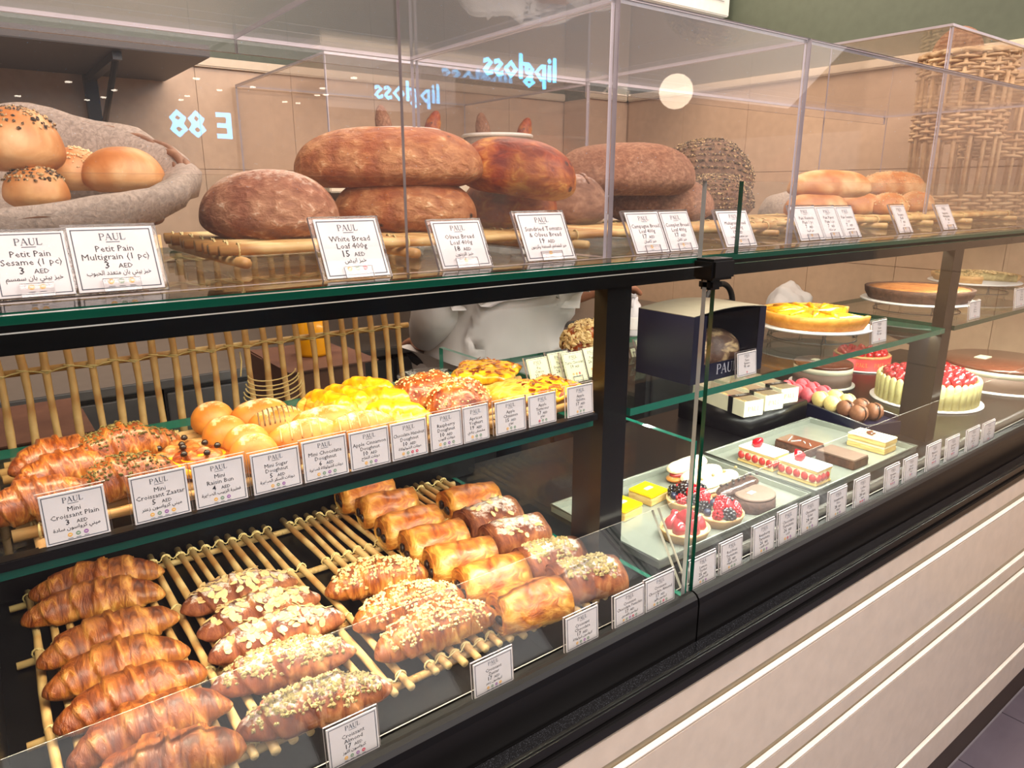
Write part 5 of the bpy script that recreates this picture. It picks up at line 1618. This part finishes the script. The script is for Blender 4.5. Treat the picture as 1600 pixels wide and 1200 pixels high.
# ---- right middle shelf: boxed cake, tarts on wire stands
SH = -0.2683
t = thing('cake_box', 'glossy dark window box with a loaf cake inside, left end of the right middle shelf', 'box', (.79, .625, H + SH))
bx, by, bz = .170, .105, .098
w_ = .0012
obj('carton', MB().box(0, bx, 0, by, 0, w_).box(0, bx, by - w_, by, w_, bz).box(0, w_, 0, by - w_, w_, bz).box(bx - w_, bx, 0, by - w_, w_, bz)
    .box(w_, bx - w_, 0, w_, w_, .026).box(w_, .028, 0, w_, .026, bz).box(bx - .016, bx - w_, 0, w_, .026, bz).mesh(), NAVY, t, smooth=False)
lidm = []
N = 10
mb = MB()
for i in range(N):
    x0, x1 = bx * i / N, bx * (i + 1) / N
    h0, h1 = .006 * sin(pi * i / N), .006 * sin(pi * (i + 1) / N)
    vs = [(x0, 0, bz + h0), (x1, 0, bz + h1), (x1, by, bz + h1), (x0, by, bz + h0), (x0, 0, bz + h0 + .001), (x1, 0, bz + h1 + .001), (x1, by, bz + h1 + .001), (x0, by, bz + h0 + .001)]
    mb.add(vs, [(3, 2, 1, 0), (4, 5, 6, 7), (0, 1, 5, 4), (2, 3, 7, 6), (1, 2, 6, 5), (3, 0, 4, 7)])
obj('top_flap', mb.mesh(), plain('grey_board', (.36, .34, .31), .3), t, 'bowed grey top flap', smooth=False)
obj('window', MB().box(.028, bx - .016, .0003, .0009, .026, bz, mi_of=[1, 1, 0, 0, 1, 1]).mesh(), [GLASS, NAVY], t, 'clear film window', smooth=False)
obj('loaf_cake', body(.135, .078, .066, (5, 2.3), 0, 1, 0, .07, 30, 500, 44, 30, .45), baked('dark_cake_crust', [(0.3, (.26, .17, .15)), (0.5, (.44, .32, .26)), (.62, (.85, .72, .55))], (40, 60, 60), .3, .7, .003, 6, coat=.4), t, 'dark glossy loaf cake', loc=(bx * .5, by * .5, .0025))
m_ = MB(); put(m_, LOGO, 0, 0, 0, .015)
obj('printed_name', m_.mesh(), plain('silver_print', (.72, .72, .76), .4), t, 'silver printed name', smooth=False, loc=(.082, -.0004, .008), rot=(pi / 2, 0, 0))


def stand_tart(label, px, py, wpx, Y, kind, hst=.022):
    p = oy(px, py, Y)
    R = wpx / ppm(p) / 2
    t = thing('cake_stand', 'clear wire-legged stand under the ' + label, 'cake stand', (p.x, Y, H + SH), 0, 'cake stands')
    obj('glass_plate', MB().lathe([(.001, hst), (R * 1.06, hst), (R * 1.08, hst + .002), (R * 1.06, hst + .004), (.001, hst + .004)], 48).mesh(), PLAST, t, 'thin pale plate')
    for i in range(4):
        a = pi / 4 + i * pi / 2
        x, y = R * .8 * cos(a), R * .8 * sin(a)
        obj('wire_leg', MB().tube([(x - .006, y, hst), (x - .003, y, hst * .5), (x - .008, y, .0015), (x + .008, y, .0015), (x + .003, y, hst * .5), (x + .006, y, hst)], .0011, 6).mesh(), STEEL, t, 'bright wire leg')
    obj('wire_ring', MB().tube([(R * .8 * cos(a), R * .8 * sin(a), .0015) for a in [2 * pi * i / 40 for i in range(40)]], .0012, 6, closed=True).mesh(), STEEL, t)
    q = thing('whole_tart', label, 'tart', (p.x, Y, H + SH + hst + .0045), .0, 'whole tarts on stands')
    hh = {'flan': .024, 'apple': .026, 'nut': .018}[kind]
    crust, top = {'flan': (SHORT, FLAN), 'apple': (BROWNIE, APTART), 'nut': (SHORT, CRUMB)}[kind]
    if kind == 'flan':
        crust = baked('tart_crust_orange', [(0.3, (.78, .48, .16)), (0.7, (.92, .66, .28))], (60, 60, 60), .5, .3, .002)
    cutfrom, cutto = {'flan': (-1.35, -.15), 'apple': (0, 0), 'nut': (-2.6, -1.2)}[kind]

    def wedge(r, z):
        return [(r * cos(a), r * sin(a), z) for a in [cutto + (2 * pi - (cutto - cutfrom)) * i / 56 for i in range(57)]]
    for nm, m, prof in (('crust', crust, [(R * .93, 0), (R, hh * .5), (R * 1.02, hh), (R * .95, hh * 1.04), (R * .93, hh * .9)]), ('filling', top, [(R * .93, 0.0), (R * .935, hh * .94), (R * .6, hh * 1.05), (R * .3, hh * 1.02), (.0005, hh * 1.06)])):
        mb = MB(); rows = [wedge(r, z) for r, z in prof]
        n = 57
        for r in rows: mb.v += r
        for i in range(len(rows) - 1):
            for k in range(n - 1):
                mb.f.append((i * n + k, i * n + k + 1, (i + 1) * n + k + 1, (i + 1) * n + k)); mb.mi.append(0)
        if cutfrom != cutto:
            for k in (0, n - 1):
                mb.v.append((0, 0, 0)) if nm == 'filling' else None
                ids = [i * n + k for i in range(len(rows))]
                if nm == 'filling': ids.append(len(mb.v) - 1)
                mb.f.append(tuple(ids)); mb.mi.append(0)
        obj(nm, mb.mesh(), m, q)
    if kind == 'nut':
        me = q.children[-1].data
        obj('chopped_nuts', scatter(me, 500, grain(.0032), SEED if False else R, .7).mesh() if False else scatter(me, 420, grain(.003), 77, .6).mesh(), ALM, q, kind='stuff', smooth=False)
    elif kind == 'flan':
        rg = random.Random(5)
        for i in range(9):
            a = .1 + i * .5
            obj('apple_slice', MB().tube([(R * .25 * cos(a), R * .25 * sin(a), hh * 1.03), (R * .55 * cos(a + .12), R * .55 * sin(a + .12), hh * 1.1), (R * .86 * cos(a + .05), R * .86 * sin(a + .05), hh * .98)], [.003, .006, .003], 8).mesh(), CUST, q)


stand_tart('round yellow baked tart with a wedge missing', 1271, 503, 160, .715, 'flan')
stand_tart('round brown apple cake right of the yellow tart', 1433, 468, 150, .745, 'apple')
stand_tart('nut-covered tart behind the second post', 1520, 449, 118, .80, 'nut', .026)

# dish with berries and lattice cone behind the flat squares
t = thing('glass_dish', 'empty clear glass dish behind the caramel buns', 'dish', (.500, .855, H - .2680), 0)
obj('bowl', MB().lathe([(.001, 0), (.030, 0), (.046, .012), (.048, .013), (.031, .0025), (.001, .0025)], 40).mesh(), ACRYL, t)
c = oy(912, 533, .86)
t = thing('nut_cluster', 'pile of sugared nut pastry behind the price cards, against the post', 'pastry', (c.x, c.y, H - .2680), 0)
me = body(.075, .065, .062, (2.2, 2), 0, 1, 0, .22, 50, 600, 40, 30, .4)
obj('pastry', me, CARAM, t)
obj('sugared_nuts', scatter(me, 420, grain(.004), 3, -.1).mesh(), ALM, t, kind='stuff', smooth=False)
# perforated steel strip at the left end
# ================================================================== BEHIND THE COUNTER
rk = rattan_tray('upright rattan rack standing in for tray sticks mirrored in the back glass', (-0.16, 1.075, H - .3695), .74, .30, 29, r=.0048, seed=12, binds=(.48, .60, .80, .92))  # reflection of a rattan tray, built as solid sticks
rk.rotation_euler = (radians(84), 0, 0)

t = thing('cane_coil', 'loose coil of thin cane hanging on the stand-in rattan rack', 'cane coil', (.335, 1.04, H - .262))
mb = MB()
for i in range(6):
    mb.tube([((.036 + .002 * i) * cos(a), -.004 * (i % 2), -.006 * i + (.022 + .002 * i) * sin(a) * .6) for a in [pi + pi * j / 14 for j in range(15)]], .0011, 5)
mb.tube([(-.046, 0, .0), (-.04, .01, .02), (-.036, .028, .03)], .0012, 5)
obj('cane_loops', mb.mesh(), CANE, t)

# steel back counter and side counter
bcn = thing('back_counter', 'long brushed steel counter along the back wall', 'counter', (0, 0, 0))
obj('worktop', boxm(-1.6, 2.27, 1.87, 2.60, H - .475, H - .45, .003), STEEL, bcn, smooth=False)
for i in range(6):
    x = -1.6 + i * .645
    obj('cabinet_body', boxm(x + .002, x + .643, 1.90, 2.58, H - 1.345, H - .476), STEELD, bcn, smooth=False)
    d_ = obj('door', boxm(x + .006, x + .639, 1.882, 1.899, H - 1.25, H - .66, .002), STEEL, bcn, smooth=False)
    e_ = obj('drawer', boxm(x + .006, x + .639, 1.882, 1.899, H - .645, H - .49, .002), STEEL, bcn, smooth=False)
    obj('handle', boxm(x + .20, x + .44, 1.868, 1.8815, H - .53, H - .518, .003), BLACK, e_, smooth=False)
    obj('handle', boxm(x + .56, x + .572, 1.868, 1.8815, H - .90, H - .70, .003), BLACK, d_, smooth=False)
sc = thing('side_counter', 'low steel side counter below the beige wall at the right', 'counter', (0, 0, 0))
obj('worktop', boxm(1.52, 2.51, 1.36, 1.80, H - .475, H - .45, .003), STEELD, sc, smooth=False)
obj('cabinet_body', boxm(1.54, 2.50, 1.38, 1.79, H - 1.345, H - .476), STEELD, sc, smooth=False)
obj('door', boxm(1.56, 2.0, 1.37, 1.379, H - 1.25, H - .50, .002), STEEL, sc, smooth=False)
obj('door', boxm(2.02, 2.48, 1.37, 1.379, H - 1.25, H - .50, .002), STEEL, sc, smooth=False)

t = thing('spray_bottle', 'white spray bottle with a red label on the side counter', 'spray bottle', (1.665, 1.56, H - .4495), .6)
obj('bottle', MB().lathe([(.001, 0), (.026, 0), (.028, .006), (.028, .075), (.022, .10), (.013, .112), (.013, .125), (.001, .125)], 28).mesh(), PLAST, t)
obj('spray_head', bev(MB().box(-.030, .022, -.009, .009, .126, .152).box(-.040, -.030, -.005, .005, .134, .146).mesh(), .002), PLAST, t, smooth=False)
obj('trigger', MB().tube([(-.020, 0, .128), (-.028, 0, .110), (-.034, 0, .095)], .0035, 8).mesh(), PLAST, t)
obj('label', MB().lathe([(.0284, .022), (.0286, .024), (.0286, .060), (.0284, .062)], 28).mesh(), PAPER, t)
obj('red_mark', boxm(-.010, .010, -.0296, -.0284, .048, .058), REDP, t, smooth=False)

t = thing('black_bag', 'black round-handled bag on the side counter behind the dark cake box', 'bag', (2.02, 1.50, H - .4495))
obj('bag_body', body(.22, .14, .095, (3, 2.4), 0, 1, 0, .05, 12, 700, 30, 24, .4), RUBB, t)
obj('handle', MB().tube([(.075 * cos(a), 0, .07 + .075 * sin(a)) for a in [pi * i / 16 for i in range(17)]], .010, 10).mesh(), RUBB, t)

me = body(.20, .16, .13, (1.6, 1.4), .12, 4, 0, .25, 16, 710, 50, 36, .2)
tag(obj('white_cloth', me, COAT, loc=(2.38, 1.46, H - .4495)), 'crumpled white cloth lying on the side counter behind the yellow tart', 'cloth')

# crates behind the case
tb = thing('prep_table', 'low dark table behind the case', 'table', (0, 0, 0))
obj('tabletop', boxm(-.55, .74, 1.20, 1.62, H - .575, H - .555, .002), STEELD, tb, smooth=False)
for (x, y) in ((-.53, 1.22), (.70, 1.22), (-.53, 1.58), (.70, 1.58)):
    obj('leg', boxm(x, x + .03, y, y + .03, H - 1.349, H - .5755), BLACK, tb, smooth=False)
for k, (x0, x1, zt_, lb) in enumerate([(.43, .60, .235, 'brown carton under the amber jar behind the stand-in rack'), (-.22, .11, .19, 'wide brown carton at the far left behind the stand-in rack')]):
    t = thing('carton', lb, 'carton', (x0, 1.28, H - .5545))
    w_ = x1 - x0
    obj('carton_body', bev(MB().box(0, w_, 0, .2, 0, zt_).mesh(), .003), CARTON, t, smooth=False)
    obj('flap', boxm(-.004, w_ + .004, -.05, .10, zt_ + .0005, zt_ + .003), CARTON, t, smooth=False)
    obj('tape', boxm(0, w_, -.0006, -.0001, zt_ * .55, zt_ * .58), BROWNIE, t, smooth=False)
t = thing('amber_jar', 'amber yellow jar standing on the brown carton', 'jar', (.52, 1.35, H - .5545 + .2385))
obj('jar', MB().lathe([(.001, 0), (.032, 0), (.034, .006), (.034, .070), (.028, .080), (.001, .080)], 28).mesh(), AMBER, t)
obj('lid', MB().lathe([(.001, .0802), (.030, .0802), (.030, .094), (.001, .094)], 28).mesh(), GOLD, t)

# wall shelf with bracket, far left
t = thing('wall_shelf', 'dark wall shelf on a black bracket at the upper left', 'shelf', (0, 0, H))
obj('board', boxm(-2.2, .585, 2.08, 2.605, .335, .365, .002), plain('dark_board', (.25, .22, .21), .5), t, smooth=False)
obj('bracket', MB().box(.355, .39, 2.578, 2.606, .02, .334).mesh(), BLACK, t, smooth=False)
obj('bracket_arm', MB().box(.362, .383, 2.12, 2.577, .315, .334).mesh(), BLACK, t, smooth=False)
obj('bracket_brace', MB().tube([(.3725, 2.15, .318), (.3725, 2.585, .12)], .008, 8).mesh(), BLACK, t)

# wall display: shelf, acrylic case, baskets with upright baguettes
t = thing('display_shelf', 'pale shelf fixed to the back wall carrying the acrylic case', 'shelf', (0, 0, H))
obj('board', boxm(.78, 1.76, 1.82, 2.605, -.005, .018, .003), WTRIM, t, smooth=False)
t = thing('wall_acrylic_case', 'clear acrylic case on the wall shelf with bread baskets inside', 'case', (0, 0, H))
zc = .335
for nm, x0, x1, y0, y1, z0, z1, th in (('front_wall', .80, 1.72, 1.85, 1.856, .019, zc, 'y'), ('side_wall', .80, .806, 1.857, 2.595, .019, zc, 'x'), ('side_wall', 1.714, 1.72, 1.857, 2.595, .019, zc, 'x'), ('lid', .80, 1.72, 1.85, 2.595, zc + .001, zc + .007, 'z')):
    mi = [1] * 6
    for k in {'x': (0, 1), 'y': (2, 3), 'z': (4, 5)}[th]:
        mi[k] = 0
    obj(nm, MB().box(x0, x1, y0, y1, z0, z1, mi_of=mi).mesh(), [ACRYL, EDGE_A], t, smooth=False)
for k, (x, lb) in enumerate([(1.18, 'left'), (1.56, 'right')]):
    b_ = thing('bread_bucket', 'white-rimmed round bucket of upright baguettes on the wall shelf, %s one' % lb, 'bucket', (x, 2.15, H + .019), 0, 'baguette buckets')
    obj('bucket_body', MB().lathe([(.001, 0), (.10, 0), (.12, .165), (.112, .165), (.094, .006), (.001, .006)], 36).mesh(), LINEN, b_)
    obj('rim', MB().tube([(.121 * cos(a), .121 * sin(a), .166) for a in [2 * pi * i / 48 for i in range(48)]], .006, 8, closed=True).mesh(), PAPER, b_, 'white rim')
    for j, (dx, dy, tl) in enumerate([(-.035, -.02, -.22), (.045, -.03, .30)]):
        q = thing('baguette', 'brown baguette end rising from the %s bucket, %s one' % (lb, ['left', 'right'][j]), 'baguette', (x + dx, 2.15 + dy, H + .028), 0, 'upright baguettes')
        q.rotation_euler = (0, -pi / 2 + tl, 0)
        me = body(.235, .062, .055, (3.2, 2.0), .12, 4, 0, .04, 20, 800 + j, 40, 24, .4, skew=.6)
        me.transform(Matrix.Translation((.1175, 0, -.02)))
        obj('crust', me, LOAFT if j else LOAFB, q)

# menu board
t = thing('menu_board', 'white lit menu board cut by the top edge', 'menu board', (0, 0, H))
pb = oy(1139, 27, 1.9)
zb = pb.z - H
obj('frame', boxm(pb.x - 1.4, pb.x, 1.9, 1.96, zb, zb + .5, .004), BOARD, t, smooth=False)
obj('panel', boxm(pb.x - 1.36, pb.x - .04, 1.8945, 1.8995, zb + .05, zb + .46), PAPER, t, smooth=False)
obj('hanger', boxm(pb.x - .2, pb.x - .19, 1.925, 1.935, zb + .5, 1.30), STEEL, t, smooth=False)
obj('hanger', boxm(pb.x - 1.2, pb.x - 1.19, 1.925, 1.935, zb + .5, 1.30), STEEL, t, smooth=False)

# ================================================================== THE BAKER
def skin(name, verts, edges, radii, m, parent=None, label=None, sub=2, root=0, fold=0.0):
    me = bpy.data.meshes.new(name)
    me.from_pydata([Vector(v) for v in verts], edges, [])
    o = bpy.data.objects.new(name, me)
    COL.objects.link(o)
    md = o.modifiers.new('skin', 'SKIN')
    md.use_smooth_shade = True
    for i, r in enumerate(radii):
        me.skin_vertices[0].data[i].radius = r if isinstance(r, tuple) else (r, r)
        me.skin_vertices[0].data[i].use_root = (i == root)
    sb = o.modifiers.new('sub', 'SUBSURF'); sb.levels = sub; sb.render_levels = sub
    bpy.context.view_layer.update()
    out = bpy.data.meshes.new_from_object(o.evaluated_get(bpy.context.evaluated_depsgraph_get()))
    bpy.data.objects.remove(o)
    if fold:
        for v in out.vertices:
            p_ = v.co
            n_2 = 1.2 * (.35 - abs(noise.noise(Vector((p_.x * 8 + p_.z * 5, p_.y * 8, p_.z * 3))))) + .8 * (.3 - abs(noise.noise(Vector((p_.x * 5, p_.y * 5 + 9, p_.z * 7 + p_.x * 6)))))
            v.co += v.normal * n_2 * (fold if abs(p_.x) < .15 else fold * .15)
    return obj(name, out, m, parent, label)


pr_ = thing('person', 'person in a white jacket and dark trousers stooping behind the counter, hands busy', 'person', (1.08, 1.52, 0))
S_ = [(0, 0, .90), (0, 0, 1.02), (-.01, -.05, 1.14), (-.01, -.13, 1.24), (0, -.21, 1.275),      # 0 pelvis .. 4 neck base
      (.01, -.26, 1.275), (.02, -.31, 1.265), (.025, -.355, 1.23),                                # 5 neck, 6 head, 7 crown
      (-.17, -.10, 1.235), (-.20, -.05, 1.06), (-.15, .10, .96), (-.12, .16, .955),            # left shoulder, elbow, wrist, palm
      (.16, -.10, 1.235), (.17, -.10, 1.08), (.235, -.13, 1.10), (.30, -.14, 1.10),              # right
      (-.09, 0, .86), (-.10, -.02, .47), (-.10, .03, .09), (-.10, -.08, .045),
      (.09, 0, .86), (.10, -.02, .47), (.10, .03, .09), (.10, -.08, .045)]
E_ = [(0, 1), (1, 2), (2, 3), (3, 4), (4, 5), (5, 6), (6, 7), (3, 8), (8, 9), (9, 10), (10, 11), (3, 12), (12, 13), (13, 14), (14, 15),
      (0, 16), (16, 17), (17, 18), (18, 19), (0, 20), (20, 21), (21, 22), (22, 23)]
R_ = [(.13, .10), (.12, .09), (.13, .095), (.13, .09), .055, .05, .085, .07, .05, .042, .03, .034, .05, .042, .03, .034,
      .085, .055, .04, .035, .085, .055, .04, .035]
for (w0, dirv, side) in ((11, Vector((.3, 1, -.25)), -1), (15, Vector((1, -.25, -.1)), -1)):
    base = Vector(S_[w0]); dv = dirv.normalized()
    lat = dv.cross(Vector((0, 0, 1))).normalized()
    for j, (off, ln_) in enumerate(((-.024, .055), (-.008, .066), (.008, .070), (.023, .062))):
        p1 = base + lat * off + dv * .03; p2 = base + lat * off * 1.15 + dv * (.03 + ln_ * .5); p3 = base + lat * off * 1.15 + dv * (.03 + ln_ * .85) + Vector((0, 0, -.018))
        b0 = len(S_)
        S_ += [tuple(p1), tuple(p2), tuple(p3)]; E_ += [(w0, b0), (b0, b0 + 1), (b0 + 1, b0 + 2)]; R_ += [.0095, .0085, .0075]
    p1 = base + lat * (.030 * side) - dv * .005; p2 = base + lat * (.046 * side) + dv * .02 + Vector((0, 0, -.01)); p3 = base + lat * (.046 * side) + dv * .042 + Vector((0, 0, -.015))
    b0 = len(S_); S_ += [tuple(p1), tuple(p2), tuple(p3)]; E_ += [(w0, b0), (b0, b0 + 1), (b0 + 1, b0 + 2)]; R_ += [.011, .010, .009]
bd = skin('body', S_, E_, R_, SKIN, pr_)
J = [(0, 0, .915), (0, 0, .95), (0, 0, 1.02), (-.01, -.05, 1.14), (-.01, -.13, 1.24), (0, -.20, 1.272), (-.17, -.10, 1.24), (-.198, -.055, 1.07), (-.155, .085, .97), (.16, -.10, 1.24), (.168, -.10, 1.13), (.169, -.10, 1.11)]
skin('jacket', J, [(0, 1), (1, 2), (2, 3), (3, 4), (4, 5), (4, 6), (6, 7), (7, 8), (4, 9), (9, 10), (10, 11)], [(.20, .16), (.195, .155), (.18, .145), (.175, .135), (.165, .12), .075, .078, .066, .048, .078, .066, .064], COAT, pr_, 'white cotton jacket', root=2, sub=4, fold=.055)
P_ = [(0, 0, .90), (-.09, 0, .84), (-.10, -.02, .47), (-.10, .03, .11), (.09, 0, .84), (.10, -.02, .47), (.10, .03, .11)]
skin('trousers', P_, [(0, 1), (1, 2), (2, 3), (0, 4), (4, 5), (5, 6)], [(.15, .12), .10, .075, .06, .10, .075, .06], TROUS, pr_, 'dark trousers')
for sx in (-1, 1):
    obj('shoe', body(.27, .10, .075, (3, 2.4), 0, 1, 0, 0, 1, 1, 24, 18, .4), RUBB, pr_, loc=(.10 * sx, -.03, .002), rot=(0, 0, pi / 2))
hd = Vector((.022, -.325, 1.25))
obj('cap', MB().lathe([(.096, -.02), (.100, .0), (.096, .05), (.08, .085), (.04, .10), (.001, .102)], 28).mesh(), COAT, pr_, 'white cap', loc=tuple(hd), rot=(.9, 0, 0))
obj('hair', MB().lathe([(.001, -.085), (.06, -.07), (.092, -.03), (.094, .0), (.06, .01), (.001, .012)], 28).mesh(), HAIR, pr_, 'short black hair', loc=(hd.x, hd.y + .03, hd.z + .012), rot=(.6, 0, 0))
for sx in (-1, 1):
    obj('ear', body(.018, .012, .05, (2, 2), 0, 1, 0, 0, 1, 1, 12, 12, .5), SKIN, pr_, loc=(hd.x + sx * .088, hd.y + .02, hd.z - .04))
    obj('eye', MB().lathe([(.0005, -.009), (.007, -.006), (.009, 0), (.007, .006), (.0005, .009)], 12).mesh(), PAPER, pr_, loc=(hd.x + sx * .032, hd.y - .055, hd.z - .062))
obj('nose', body(.022, .026, .03, (2, 2), 0, 1, 0, 0, 1, 1, 14, 14, .5), SKIN, pr_, loc=(hd.x, hd.y - .055, hd.z - .095))
obj('mouth', body(.045, .014, .010, (2, 2), 0, 1, 0, 0, 1, 1, 14, 14, .5), plain('lips', (.55, .30, .27), .5), pr_, loc=(hd.x, hd.y - .03, hd.z - .112))
